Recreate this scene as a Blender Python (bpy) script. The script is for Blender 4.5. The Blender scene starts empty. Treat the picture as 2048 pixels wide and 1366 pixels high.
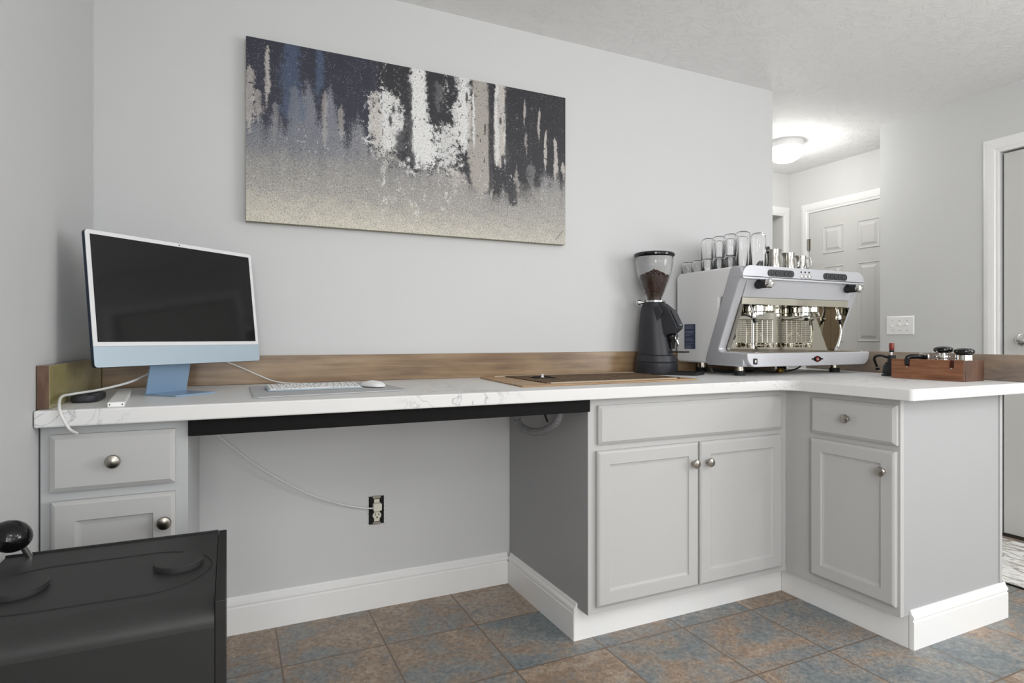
import bpy, bmesh, math, random
from mathutils import Vector, Matrix
random.seed(7)
PI = math.pi
S = bpy.context.scene
COL = S.collection

# ------------------------------------------------------------------ camera
cam_d = bpy.data.cameras.new('camera')
cam = bpy.data.objects.new('camera', cam_d)
COL.objects.link(cam)
cam.location = (0.411, -2.409, 1.072)
cam.rotation_euler = (PI/2, 0, math.radians(-25.1))
cam_d.sensor_width = 36
cam_d.lens = 1204.9/2048*36
cam_d.shift_y = -6.8/2048
cam_d.clip_start = 0.02
S.camera = cam

# ------------------------------------------------------------------ world, exposure, big lights
S.view_settings.view_transform = 'Standard'
S.view_settings.look = 'None'
S.view_settings.exposure = 0.0
S.view_settings.gamma = 1.0
S.view_settings.use_curve_mapping = False
W = bpy.data.worlds.new('world'); S.world = W; W.use_nodes = True
W.node_tree.nodes['Background'].inputs[0].default_value = (0.80, 0.88, 1.0, 1)
W.node_tree.nodes['Background'].inputs[1].default_value = 1.2

def light(name, kind, loc, power, size=0.1, size_y=None, target=None, color=(1, 1, 1), spread=None):
    d = bpy.data.lights.new(name, kind)
    d.energy = power; d.color = color
    if kind == 'AREA':
        d.size = size
        if size_y: d.shape = 'RECTANGLE'; d.size_y = size_y
        if spread: d.spread = spread
    elif kind == 'POINT':
        d.shadow_soft_size = size
    o = bpy.data.objects.new(name, d); COL.objects.link(o); o.location = loc
    if target is not None:
        o.rotation_euler = (Vector(target)-Vector(loc)).to_track_quat('-Z', 'Y').to_euler()
    return o
# daylight entering through the rear windows, then two added side fill lamps
light('daylight_rear_left', 'AREA', (1.15, -5.44, 1.45), 20, 1.5, 1.3, (1.15, -2, 1.5), (1.0, 1.0, 0.99))
light('daylight_rear_right', 'AREA', (3.15, -5.44, 1.45), 6, 1.5, 1.3, (3.0, -2, 1.5), (1.0, 1.0, 0.99))
light('side_fill_light', 'AREA', (0.06, -4.05, 1.45), 52, 1.3, 1.2, (3, -3.2, 1.7), (1.0, 1.0, 0.99))  # added fill from the left, brightens the surfaces facing it
light('side_fill_light', 'AREA', (4.15, -3.05, 1.45), 35, 1.3, 1.2, (0.8, -2.3, 1.65), (1.0, 1.0, 0.99))  # added fill from the right, brightens the left wall
# two ceiling fittings of the room and one added fill, behind the camera
light('ceiling_or_fill_light', 'POINT', (2.98, -2.87, 2.15), 17, 0.05, color=(1, 0.99, 0.97))
light('ceiling_or_fill_light', 'POINT', (3.30, -3.98, 2.2), 13, 0.05, color=(1, 0.99, 0.97))
light('ceiling_or_fill_light', 'POINT', (1.0, -3.3, 2.15), 14, 0.08, color=(1, 0.99, 0.97))  # added fill without a known fitting, lifts the left side

# ------------------------------------------------------------------ materials
def lin(c):
    def f(v):
        v /= 255.0
        return v/12.92 if v <= 0.04045 else ((v+0.055)/1.055)**2.4
    return (f(c[0]), f(c[1]), f(c[2]), 1)
MATS = {}
def mat(name, rgb, rough=0.5, metal=0.0, var=0.04, scale=40, bump=0.0, bscale=200, ior=1.45, coat=0.0, aniso=None, spec=None):
    if name in MATS: return MATS[name]
    m = bpy.data.materials.new(name); m.use_nodes = True
    nt = m.node_tree; b = nt.nodes['Principled BSDF']
    tc = nt.nodes.new('ShaderNodeTexCoord')
    n = nt.nodes.new('ShaderNodeTexNoise'); n.inputs['Scale'].default_value = scale; n.inputs['Detail'].default_value = 4
    nt.links.new(tc.outputs['Object'], n.inputs['Vector'])
    mix = nt.nodes.new('ShaderNodeMix'); mix.data_type = 'RGBA'
    c = lin(rgb)
    mix.inputs[6].default_value = tuple(max(0, v*(1-var)) for v in c[:3])+(1,)
    mix.inputs[7].default_value = tuple(min(1, v*(1+var)) for v in c[:3])+(1,)
    nt.links.new(n.outputs['Fac'], mix.inputs[0])
    nt.links.new(mix.outputs[2], b.inputs['Base Color'])
    b.inputs['Roughness'].default_value = rough
    b.inputs['Metallic'].default_value = metal
    b.inputs['IOR'].default_value = ior
    if coat: b.inputs['Coat Weight'].default_value = coat; b.inputs['Coat Roughness'].default_value = 0.05
    if spec is not None: b.inputs['Specular IOR Level'].default_value = spec
    if bump:
        n2 = nt.nodes.new('ShaderNodeTexNoise'); n2.inputs['Scale'].default_value = bscale; n2.inputs['Detail'].default_value = 3
        nt.links.new(tc.outputs['Object'], n2.inputs['Vector'])
        bp = nt.nodes.new('ShaderNodeBump'); bp.inputs['Strength'].default_value = bump; bp.inputs['Distance'].default_value = 0.002
        nt.links.new(n2.outputs['Fac'], bp.inputs['Height']); nt.links.new(bp.outputs['Normal'], b.inputs['Normal'])
    MATS[name] = m
    return m
def ramp(nt, stops, interp='LINEAR'):
    r = nt.nodes.new('ShaderNodeValToRGB'); e = r.color_ramp.elements
    r.color_ramp.interpolation = interp
    while len(e) < len(stops): e.new(0.5)
    for el, (p, c) in zip(e, stops): el.position = p; el.color = lin(c)
    return r
def mapping(nt, scale, loc=(0, 0, 0), rot=(0, 0, 0)):
    tc = nt.nodes.new('ShaderNodeTexCoord'); mp = nt.nodes.new('ShaderNodeMapping')
    mp.inputs['Scale'].default_value = scale; mp.inputs['Location'].default_value = loc; mp.inputs['Rotation'].default_value = rot
    nt.links.new(tc.outputs['Object'], mp.inputs['Vector']); return mp
def wood(name, stops, stretch=(1.5, 30, 30), rough=0.4, scale=1.6, blotch=0.5):
    m = bpy.data.materials.new(name); m.use_nodes = True; nt = m.node_tree; b = nt.nodes['Principled BSDF']
    mp = mapping(nt, stretch)
    n = nt.nodes.new('ShaderNodeTexNoise'); n.inputs['Scale'].default_value = scale; n.inputs['Detail'].default_value = 8
    n.inputs['Roughness'].default_value = 0.62; n.inputs['Distortion'].default_value = 0.6
    nt.links.new(mp.outputs[0], n.inputs['Vector'])
    mp2 = mapping(nt, tuple(v**0.4 for v in stretch))
    n2 = nt.nodes.new('ShaderNodeTexNoise'); n2.inputs['Scale'].default_value = 3.0; n2.inputs['Detail'].default_value = 4
    nt.links.new(mp2.outputs[0], n2.inputs['Vector'])
    mx = nt.nodes.new('ShaderNodeMix'); mx.data_type = 'FLOAT'; mx.inputs[0].default_value = blotch
    nt.links.new(n.outputs['Fac'], mx.inputs[2]); nt.links.new(n2.outputs['Fac'], mx.inputs[3])
    r = ramp(nt, stops); nt.links.new(mx.outputs[0], r.inputs[0]); nt.links.new(r.outputs[0], b.inputs['Base Color'])
    b.inputs['Roughness'].default_value = rough
    bp = nt.nodes.new('ShaderNodeBump'); bp.inputs['Strength'].default_value = 0.15; bp.inputs['Distance'].default_value = 0.001
    nt.links.new(n.outputs['Fac'], bp.inputs['Height']); nt.links.new(bp.outputs['Normal'], b.inputs['Normal'])
    return m
def glass(name, tint=(255, 255, 255), rough=0.0, ior=1.45):
    m = bpy.data.materials.new(name); m.use_nodes = True; nt = m.node_tree; b = nt.nodes['Principled BSDF']
    b.inputs['Base Color'].default_value = lin(tint); b.inputs['Transmission Weight'].default_value = 1
    b.inputs['Roughness'].default_value = rough; b.inputs['IOR'].default_value = ior
    return m

def paint_mat(name, rgb, rough=0.55):
    return mat(name, rgb, rough, var=0.012, scale=3, bump=0.06, bscale=350)
M_wall = paint_mat('wall_paint', (206, 207, 207), 0.6)
M_hall = paint_mat('passage_paint', (214, 214, 212), 0.6)
M_trimw = mat('trim_white', (238, 238, 237), 0.32, var=0.01)
M_cab = mat('cabinet_paint', (187, 187, 186), 0.38, var=0.012, scale=6)
M_cabside = mat('cabinet_side_paint', (184, 186, 187), 0.42, var=0.012, scale=6)
M_door = mat('door_paint', (206, 206, 203), 0.42, var=0.01)
M_nickel = mat('brushed_nickel', (165, 160, 152), 0.28, 1.0, var=0.08, scale=90)
M_chrome = mat('chrome', (225, 225, 222), 0.07, 1.0, var=0.01)
M_steel = mat('jug_steel', (184, 182, 176), 0.12, 1.0, var=0.02)
M_brass = mat('warm_steel', (212, 208, 194), 0.12, 1.0, var=0.03)
M_silver = mat('silver_paint', (192, 193, 198), 0.34, 0.3, var=0.015, scale=300)
M_whitebody = mat('machine_white', (238, 238, 239), 0.35, 0.0, var=0.01)
M_mirror = mat('polished_steel', (186, 183, 172), 0.06, 1.0, var=0.005)
M_blackgloss = mat('black_gloss', (14, 14, 16), 0.12, var=0.1)
M_black = mat('black_plastic', (30, 31, 33), 0.42, var=0.1, bump=0.05)
M_char = mat('charcoal_plastic', (42, 43, 48), 0.45, var=0.06, bump=0.04)
M_rubber = mat('black_rubber', (26, 26, 27), 0.7, var=0.1)
M_whitepl = mat('white_plastic', (240, 240, 239), 0.35, var=0.01)
M_cable = mat('white_cable', (226, 226, 224), 0.4, var=0.01)
M_beam = mat('black_beam', (17, 17, 17), 0.6, var=0.25, scale=25, bump=0.3, bscale=60, spec=0.15)
M_glass = glass('clear_glass', ior=1.3)
M_plexi = glass('clear_plastic', (250, 250, 250), 0.0, 1.3)
M_navy = mat('navy_sticker', (62, 72, 96), 0.5, var=0.15, scale=60)
M_red = mat('dark_red', (120, 38, 24), 0.35, var=0.1)
M_text = mat('pale_print', (205, 206, 210), 0.5, var=0.01)
M_dark = mat('dark_recess', (16, 16, 17), 0.8, var=0.1)
M_grey = mat('grey_fabric', (184, 185, 187), 0.8, var=0.05, scale=400)
M_cream = mat('ivory_plastic', (222, 219, 204), 0.35, var=0.01)

# ------------------------------------------------------------------ mesh builder
class MB:
    def __init__(s): s.v = []; s.f = []; s.m = Matrix.Identity(4)
    def add(s, vs, fs):
        k = len(s.v); s.v += [tuple(s.m @ Vector(v)) for v in vs]; s.f += [[i+k for i in f] for f in fs]; return s
    def box(s, a, b):
        x0, x1 = sorted((a[0], b[0])); y0, y1 = sorted((a[1], b[1])); z0, z1 = sorted((a[2], b[2]))
        return s.add([(x0,y0,z0),(x1,y0,z0),(x1,y1,z0),(x0,y1,z0),(x0,y0,z1),(x1,y0,z1),(x1,y1,z1),(x0,y1,z1)],
                     [(0,3,2,1),(4,5,6,7),(0,1,5,4),(1,2,6,5),(2,3,7,6),(3,0,4,7)])
    def prism(s, poly, axis, a, b):
        # poly: 2D points; axis x -> (y,z), y -> (x,z), z -> (x,y)
        def P(p, t):
            return {'x': (t, p[0], p[1]), 'y': (p[0], t, p[1]), 'z': (p[0], p[1], t)}[axis]
        n = len(poly)
        vs = [P(p, a) for p in poly]+[P(p, b) for p in poly]
        return s.add(vs, [list(range(n))[::-1], list(range(n, 2*n))]+[(i, (i+1) % n, n+(i+1) % n, n+i) for i in range(n)])
    def rings(s, rs, cap=True):
        n = len(rs[0]); vs = [p for r in rs for p in r]; fs = []
        for k in range(len(rs)-1):
            for i in range(n):
                j = (i+1) % n
                fs.append((k*n+i, k*n+j, (k+1)*n+j, (k+1)*n+i))
        if cap: fs += [list(range(n))[::-1], list(range((len(rs)-1)*n, len(rs)*n))]
        return s.add(vs, fs)
    def lathe(s, prof, c=(0,0,0), n=32, axis='z', cap=True, sx=1, sy=1):
        rs = []
        for r, h in prof:
            r = max(r, 1e-5); ring = []
            for i in range(n):
                a = 2*PI*i/n; x, y = r*math.cos(a)*sx, r*math.sin(a)*sy
                p = {'z': (x, y, h), 'y': (x, -h, y), 'x': (h, x, y)}[axis]     # axis y points to -y
                ring.append((c[0]+p[0], c[1]+p[1], c[2]+p[2]))
            rs.append(ring)
        return s.rings(rs, cap)
    def cyl(s, r, h0, h1, c=(0,0,0), n=24, axis='z'): return s.lathe([(r, h0), (r, h1)], c, n, axis)
    def tube(s, pts, r, n=10, smooth=6):
        P = [Vector(p) for p in pts]
        if smooth and len(P) > 2:
            Q = []
            for i in range(len(P)-1):
                p0 = P[max(i-1, 0)]; p1 = P[i]; p2 = P[i+1]; p3 = P[min(i+2, len(P)-1)]
                for k in range(smooth):
                    t = k/smooth
                    Q.append(0.5*((2*p1)+(-p0+p2)*t+(2*p0-5*p1+4*p2-p3)*t*t+(-p0+3*p1-3*p2+p3)*t**3))
            Q.append(P[-1]); P = Q
        rs = []; up = Vector((0, 0, 1))
        for i, p in enumerate(P):
            d = (P[min(i+1, len(P)-1)]-P[max(i-1, 0)]).normalized()
            if i == 0:
                a = d.cross(up) if abs(d.z) < 0.95 else d.cross(Vector((1, 0, 0)))
                a.normalize()
            else:
                a = (a - d*a.dot(d)).normalized()
            b = d.cross(a); rr = r(i/(len(P)-1)) if callable(r) else r
            rs.append([tuple(p+a*math.cos(2*PI*k/n)*rr+b*math.sin(2*PI*k/n)*rr) for k in range(n)])
        return s.rings(rs)
    def ringpanel(s, x0, x1, z0, z1, prof, y=0):
        # concentric rectangles: (inset, depth towards -y)
        rs = [[(x0+i, y-d, z0+i), (x1-i, y-d, z0+i), (x1-i, y-d, z1-i), (x0+i, y-d, z1-i)] for i, d in prof]
        return s.rings(rs)
    def build(s, name, m, parent=None, bevel=0, seg=2, smooth=False, world=True, sub=0, angle=35):
        me = bpy.data.meshes.new(name)
        off = Vector(parent.location) if (parent is not None and world) else Vector((0, 0, 0))
        if parent is not None and world and parent.parent is not None: off = off+Vector(parent.parent.location)
        me.from_pydata([tuple(Vector(v)-off) for v in s.v], [], s.f); me.update()
        bm = bmesh.new(); bm.from_mesh(me); bmesh.ops.recalc_face_normals(bm, faces=bm.faces); bm.to_mesh(me); bm.free()
        o = bpy.data.objects.new(name, me); COL.objects.link(o); me.materials.append(m)
        if parent is not None: o.parent = parent
        if bevel:
            md = o.modifiers.new('bevel', 'BEVEL'); md.width = bevel; md.segments = seg; md.limit_method = 'ANGLE'; md.angle_limit = math.radians(40)
            md.harden_normals = False
        if sub:
            md = o.modifiers.new('sub', 'SUBSURF'); md.levels = sub; md.render_levels = sub
        if smooth:
            me.polygons.foreach_set('use_smooth', [True]*len(me.polygons))
            try: me.set_sharp_from_angle(angle=math.radians(angle))
            except Exception: pass
        return o

def tag(o, label, cat, group=None, kind=None):
    if label: o['label'] = label
    if cat: o['category'] = cat
    if group: o['group'] = group
    if kind: o['kind'] = kind
    return o
def thing(name, label, cat, loc, rz=0.0, group=None):
    e = bpy.data.objects.new(name, None); COL.objects.link(e); e.location = loc; e.rotation_euler = (0, 0, rz)
    e.empty_display_size = 0.05
    return tag(e, label, cat, group)
def struct(name, mb, m, bevel=0, label=None, parent=None, smooth=False):
    o = mb.build(name, m, parent, bevel=bevel, smooth=smooth)
    if parent is None: o['kind'] = 'structure'
    if label: o['label'] = label
    return o
def copy_tree(o, parent=None):
    c = o.copy(); COL.objects.link(c)
    if parent is not None: c.parent = parent
    for ch in list(o.children): copy_tree(ch, c)
    return c
def text_mesh(name, body, size, m, parent, mtx, extrude=0.0003, align='CENTER'):
    cu = bpy.data.curves.new(name, 'FONT'); cu.body = body; cu.size = size; cu.extrude = extrude
    cu.align_x = align; cu.align_y = 'CENTER'; cu.resolution_u = 2
    t = bpy.data.objects.new(name, cu); COL.objects.link(t)
    dg = bpy.context.evaluated_depsgraph_get(); me = bpy.data.meshes.new_from_object(t.evaluated_get(dg))
    bpy.data.objects.remove(t)
    me.transform(mtx); me.materials.clear(); me.materials.append(m); me.name = name
    o = bpy.data.objects.new(name, me); COL.objects.link(o); o.parent = parent
    return o
def stadium(cx, cz, w, h, n=10):
    r = h/2; pts = []
    for i in range(n+1): a = -PI/2+PI*i/n; pts.append((cx+w/2-r+r*math.cos(a), cz+r*math.sin(a)))
    for i in range(n+1): a = PI/2+PI*i/n; pts.append((cx-w/2+r+r*math.cos(a), cz+r*math.sin(a)))
    return pts
def rrect(x0, x1, z0, z1, r, n=6, corners=(1, 1, 1, 1)):
    pts = []   # bl, br, tr, tl
    for (cx, cz, a0, on) in ((x0, z0, PI, corners[0]), (x1, z0, 1.5*PI, corners[1]), (x1, z1, 0, corners[2]), (x0, z1, PI/2, corners[3])):
        if not on: pts.append((cx, cz)); continue
        ccx = cx+r if cx == x0 else cx-r; ccz = cz+r if cz == z0 else cz-r
        for i in range(n+1):
            a = a0+PI/2*i/n; pts.append((ccx+r*math.cos(a), ccz+r*math.sin(a)))
    return pts

# ------------------------------------------------------------------ room shell
H = 2.44
XR = 4.21; XP = 4.66; YB = -5.5; YP = 1.18
def tile_material():
    m = bpy.data.materials.new('slate_tile'); m.use_nodes = True; nt = m.node_tree; b = nt.nodes['Principled BSDF']; L = nt.links.new
    def node(t, **k):
        n = nt.nodes.new(t)
        for a, v in k.items(): setattr(n, a, v)
        return n
    def math_(op, a, b_=None):
        n = node('ShaderNodeMath', operation=op)
        for i, v in enumerate((a, b_)):
            if v is None: continue
            if isinstance(v, (int, float)): n.inputs[i].default_value = v
            else: L(v, n.inputs[i])
        return n.outputs[0]
    tc = node('ShaderNodeTexCoord'); sx = node('ShaderNodeSeparateXYZ'); L(tc.outputs['Object'], sx.inputs[0])
    u = math_('DIVIDE', math_('SUBTRACT', sx.outputs[0], 0.569-0.342*6), 0.3412)
    v = math_('DIVIDE', math_('SUBTRACT', sx.outputs[1], -0.3146-0.3438*20), 0.3438)
    fu = math_('FRACT', u); fv = math_('FRACT', v)
    du = math_('MINIMUM', fu, math_('SUBTRACT', 1.0, fu)); dv = math_('MINIMUM', fv, math_('SUBTRACT', 1.0, fv))
    d = math_('MINIMUM', du, dv)
    grout = math_('LESS_THAN', d, 0.0085)
    cx = node('ShaderNodeCombineXYZ'); L(math_('FLOOR', u), cx.inputs[0]); L(math_('FLOOR', v), cx.inputs[1])
    wn = node('ShaderNodeTexWhiteNoise'); L(cx.outputs[0], wn.inputs[0])
    # offset pattern per tile
    vm = node('ShaderNodeVectorMath', operation='SCALE'); L(wn.outputs['Color'], vm.inputs[0]); vm.inputs['Scale'].default_value = 13
    va = node('ShaderNodeVectorMath', operation='ADD'); L(tc.outputs['Object'], va.inputs[0]); L(vm.outputs[0], va.inputs[1])
    n1 = node('ShaderNodeTexNoise'); n1.inputs['Scale'].default_value = 5.2; n1.inputs['Detail'].default_value = 6; n1.inputs['Roughness'].default_value = 0.62; n1.inputs['Distortion'].default_value = 0.7
    L(va.outputs[0], n1.inputs['Vector'])
    n2 = node('ShaderNodeTexNoise'); n2.inputs['Scale'].default_value = 34.0; n2.inputs['Detail'].default_value = 6; n2.inputs['Roughness'].default_value = 0.7; n2.inputs['Distortion'].default_value = 1.2
    L(va.outputs[0], n2.inputs['Vector'])
    mixf = math_('ADD', math_('ADD', math_('MULTIPLY', n1.outputs['Fac'], 0.70), math_('MULTIPLY', n2.outputs['Fac'], 0.30)), math_('MULTIPLY', math_('SUBTRACT', wn.outputs['Value'], 0.5), 0.16))
    r = ramp(nt, [(0.35, (134, 144, 148)), (0.43, (152, 155, 155)), (0.485, (160, 151, 142)), (0.545, (168, 143, 121)), (0.61, (184, 168, 152)), (0.72, (146, 146, 144))])
    L(mixf, r.inputs[0])
    n3 = node('ShaderNodeTexNoise'); n3.inputs['Scale'].default_value = 60; n3.inputs['Detail'].default_value = 8; n3.inputs['Roughness'].default_value = 0.75; L(va.outputs[0], n3.inputs['Vector'])
    r3 = ramp(nt, [(0.34, (160, 160, 160)), (0.50, (214, 213, 212)), (0.64, (255, 253, 248))]); L(n3.outputs['Fac'], r3.inputs[0])
    mm = node('ShaderNodeMix', data_type='RGBA', blend_type='MULTIPLY'); mm.inputs[0].default_value = 0.85
    L(r.outputs[0], mm.inputs[6]); L(r3.outputs[0], mm.inputs[7])
    vn = math_('LESS_THAN', math_('ABSOLUTE', math_('SUBTRACT', n2.outputs['Fac'], 0.53)), 0.012)
    vk = math_('MULTIPLY', vn, math_('MULTIPLY', math_('GREATER_THAN', n1.outputs['Fac'], 0.49), 0.42))
    vm_ = node('ShaderNodeMix', data_type='RGBA'); L(vk, vm_.inputs[0]); L(mm.outputs[2], vm_.inputs[6]); vm_.inputs[7].default_value = lin((212, 200, 186))
    mm = vm_
    gm = node('ShaderNodeMix', data_type='RGBA'); L(grout, gm.inputs[0]); L(mm.outputs[2], gm.inputs[6]); gm.inputs[7].default_value = lin((112, 96, 82))
    L(gm.outputs[2], b.inputs['Base Color'])
    b.inputs['Roughness'].default_value = 0.42
    hb = math_('SUBTRACT', math_('MULTIPLY', n2.outputs['Fac'], 0.4), grout)
    bp = node('ShaderNodeBump'); bp.inputs['Strength'].default_value = 0.35; bp.inputs['Distance'].default_value = 0.002
    L(hb, bp.inputs['Height']); L(bp.outputs[0], b.inputs['Normal'])
    return m
struct('floor', MB().box((-0.1, YB, -0.1), (XP+0.1, YP+0.1, 0)), tile_material())

def ceiling_material():
    m = bpy.data.materials.new('textured_ceiling'); m.use_nodes = True; nt = m.node_tree; b = nt.nodes['Principled BSDF']; L = nt.links.new
    b.inputs['Base Color'].default_value = lin((238, 238, 238)); b.inputs['Roughness'].default_value = 0.75
    mp = mapping(nt, (1, 1, 1))
    n = nt.nodes.new('ShaderNodeTexNoise'); n.inputs['Scale'].default_value = 14; n.inputs['Detail'].default_value = 6; n.inputs['Roughness'].default_value = 0.7; n.inputs['Distortion'].default_value = 1.5
    L(mp.outputs[0], n.inputs['Vector'])
    r = ramp(nt, [(0.46, (0, 0, 0)), (0.52, (120, 120, 120)), (0.6, (255, 255, 255))]); L(n.outputs['Fac'], r.inputs[0])
    bp = nt.nodes.new('ShaderNodeBump'); bp.inputs['Strength'].default_value = 0.5; bp.inputs['Distance'].default_value = 0.004
    L(r.outputs[0], bp.inputs['Height']); L(bp.outputs[0], b.inputs['Normal'])
    return m
struct('ceiling', MB().box((-0.1, YB, H), (XP+0.1, YP+0.1, H+0.1)), ceiling_material())
struct('wall_back', MB().box((-0.1, 0, 0), (3.1325, 0.12, H)), M_wall)
w = MB()                                            # left wall with an added window opening behind the camera
w.box((-0.1, -3.35, 0), (0, 0, H)); w.box((-0.1, YB, 0), (0, -4.75, H)); w.box((-0.1, -4.75, 0), (0, -3.35, 0.78)); w.box((-0.1, -4.75, 2.12), (0, -3.35, H))
struct('wall_left', w, M_wall)
w = MB()
w.box((XR, -0.566, 0), (XR+0.45, 0.104, H)); w.box((XR, -1.53, 2.084), (XR+0.1, -0.566, H)); w.box((XR, -2.35, 0), (XR+0.1, -1.53, H))
w.box((XR, YB, 0), (XR+0.1, -3.75, H)); w.box((XR, -3.75, 0), (XR+0.1, -2.35, 0.78)); w.box((XR, -3.75, 2.12), (XR+0.1, -2.35, H)); w.box((XR+0.06, -1.53, 0), (XR+0.1, -0.5, H))
struct('wall_right', w, M_wall)
struct('wall_passage', MB().box((XP, 0.104, 0), (XP+0.1, YP+0.1, H)), M_hall)
w = MB()
w.box((4.61-0.03, YP, 0), (XP, YP+0.1, H)); w.box((3.0, YP, 2.085), (4.58, YP+0.1, H)); w.box((3.0, YP, 0), (3.72, YP+0.1, 2.085))
w.box((3.6, YP+0.1, 0), (4.7, YP+0.9, 0.01)); w.box((3.6, YP+0.9, 0), (4.7, YP+1.0, H)); w.box((3.6, YP+0.1, 0), (3.7, YP+0.9, H)); w.box((4.62, YP+0.1, 0), (4.7, YP+0.9, H)); w.box((3.6, YP+0.1, H), (4.7, YP+0.9, H+0.02))
struct('wall_far', w, M_hall)
struct('wall_hall_left', MB().box((2.95, 0.12, 0), (3.0, YP+0.1, H)), M_hall)
w = MB()                                            # rear wall with two window openings
w.box((0, YB-0.1, 0), (XP, YB, 0.78)); w.box((0, YB-0.1, 2.12), (XP, YB, H))
for a, b in ((0, 0.38), (1.92, 2.38), (3.92, XP)): w.box((a, YB-0.1, 0.78), (b, YB, 2.12))
struct('wall_rear', w, M_wall)
def window(name, x0, x1, z0, z1, y, alongy=False):
    f = MB(); t = 0.05
    f.box((x0, y-0.05, z0), (x1, y, z0+t)); f.box((x0, y-0.05, z1-t), (x1, y, z1)); f.box((x0, y-0.05, z0), (x0+t, y, z1)); f.box((x1-t, y-0.05, z0), (x1, y, z1))
    f.box((x0, y-0.045, (z0+z1)/2-0.02), (x1, y-0.01, (z0+z1)/2+0.02))
    if alongy: f.v = [(q[1], q[0], q[2]) for q in f.v]; f.f = [g[::-1] for g in f.f]
    return struct(name, f, M_trimw)
window('window_1', 0.38, 1.92, 0.78, 2.12, YB-0.05)
window('window_2', 2.38, 3.92, 0.78, 2.12, YB-0.05)
window('fill_window_3', -4.75, -3.35, 0.78, 2.12, -0.05, True)  # unseen window added to go with the left fill lamp
window('fill_window_4', -3.75, -2.35, 0.78, 2.12, XR+0.10, True)  # unseen window added to go with the right fill lamp

# baseboards and toe boards
BBP = [(0, 0), (.016, 0), (.016, .094), (.012, .098), (.013, .102), (.016, .106), (.015, .114), (.010, .119), (.007, .123), (.007, .128), (.004, .133), (0, .133)]
struct('baseboard_back', MB().prism([(-d, z) for d, z in BBP], 'x', 0.338, 1.513), M_trimw)
struct('baseboard_left', MB().prism([(d, z) for d, z in BBP], 'y', YB, -0.70), M_trimw)
struct('baseboard_right', MB().prism([(XR-d, z) for d, z in BBP], 'y', -0.42, 0.104), M_trimw)

# ------------------------------------------------------------------ doors
def casing(name, ya, yb, ztop, x, axis='y', wd=0.075, th=0.018):
    # flat moulded casing round an opening ya..yb (running along y on plane x) facing -x
    m = MB()
    prof = [(0, 0), (0, .010), (.006, .012), (.014, .012), (.020, .016), (.030, .018), (.050, .019), (.060, .016), (.068, .014), (.075, .010), (.075, 0)]
    # left upright, top, right upright as mitred sweep
    path = [(ya, 0, -1), (ya, ztop, -1), (yb, ztop, 1), (yb, 0, 1)]
    rs = []
    for (yy, zz, sgn) in path:
        ring = []
        for t, d in prof:
            ring.append((x-d, yy+sgn*t if True else yy, zz+(t if zz > 0 else 0)))
        rs.append(ring)
    m.rings(rs)
    if axis == 'x': m.v = [(q[1], x+(q[0]-x), q[2]) for q in m.v]
    return struct(name, m, M_trimw)
# six panel door in the passage wall (plane x = 4.66)
casing('trim_1', 0.16, 0.985, 2.08, XP)
d1 = thing('door_1', None, None, (XP, 0.976, 0)); d1['kind'] = 'structure'
slab = MB(); slab.box((XP-0.012, 0.17, 0.01), (XP-0.004, 0.976, 2.07)); slab.build('door_slab', M_door, d1)
def door_panels(y0s, zs):
    for (ya, yb) in y0s:
        for (za, zb) in zs:
            p = MB().ringpanel(-yb, -ya, za, zb, [(0, 0), (0, .001), (.006, .006), (.014, .001), (.026, .001), (.045, .009)])
            p.v = [(XP-0.0119+q[1], -q[0], q[2]) for q in p.v]
            p.build('door_panel', M_door, d1)
door_panels([(0.672, 0.854), (0.387, 0.566)], [(1.732, 1.948), (1.045, 1.635), (0.2, 0.9)])
hg = MB(); hg.cyl(0.007, 1.78, 1.87, (XP-0.022, 0.982, 0)); hg.box((XP-0.02, 0.965, 1.78), (XP-0.0125, 0.985, 1.87)); hg.build('hinge', M_nickel, d1, smooth=True)
# cased opening in the far passage wall
m = MB()
prof = [(0, 0), (0, .012), (.02, .018), (.05, .02), (.075, .010), (.075, 0)]
m.rings([[(4.58+t, YP-d, 0) for t, d in prof], [(4.58+t, YP-d, 2.085+t) for t, d in prof], [(3.72-t, YP-d, 2.085+t) for t, d in prof], [(3.72-t, YP-d, 0) for t, d in prof]])
struct('trim_2', m, M_trimw)
# closet door in the right wall
casing('trim_3', -1.53, -0.565, 2.085, XR, wd=0.075)
d2 = thing('door_2', None, None, (XR, -0.57, 0)); d2['kind'] = 'structure'
MB().box((XR+0.012, -1.50, 0.016), (XR+0.05, -0.578, 2.075)).build('door_slab', M_door, d2)
MB().box((XR+0.001, -1.53, 0), (XR+0.09, -0.575, 0.012)).build('threshold', mat('dark_threshold', (52, 44, 38), 0.5), d2)
h = MB(); h.lathe([(0.034, 0), (0.034, .006), (0.028, .012), (0.012, .016), (0.011, .045), (0.0, .046)], (0, 0, 0), 28, 'x')
h.v = [(XR+0.012-q[0], -0.665+q[1], 1.062+q[2]) for q in h.v]
h.tube([(XR-0.030, -0.665, 1.062), (XR-0.034, -0.70, 1.054), (XR-0.032, -0.735, 1.050), (XR-0.028, -0.755, 1.052)], 0.009, 10)
h.build('lever_handle', M_chrome, d2, smooth=True)

# unseen brown wooden door, added for the polished steel to reflect
d3 = thing('added_door_3', None, None, (0, -2.75, 0)); d3['kind'] = 'structure'
M_bdoor = wood('brown_door_wood', [(0.3, (112, 96, 82)), (0.5, (140, 122, 104)), (0.7, (154, 136, 118))], (20, 20, 1.5), 0.5)
dd = MB().ringpanel(-3.20, -2.35, 0.01, 2.05, [(0, 0), (0, .016), (.004, .020), (.11, .020), (.12, .012)]); dd.v = [(0.001-v_[1], v_[0], v_[2]) for v_ in dd.v]
dd.build('door_slab', M_bdoor, d3)

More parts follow.
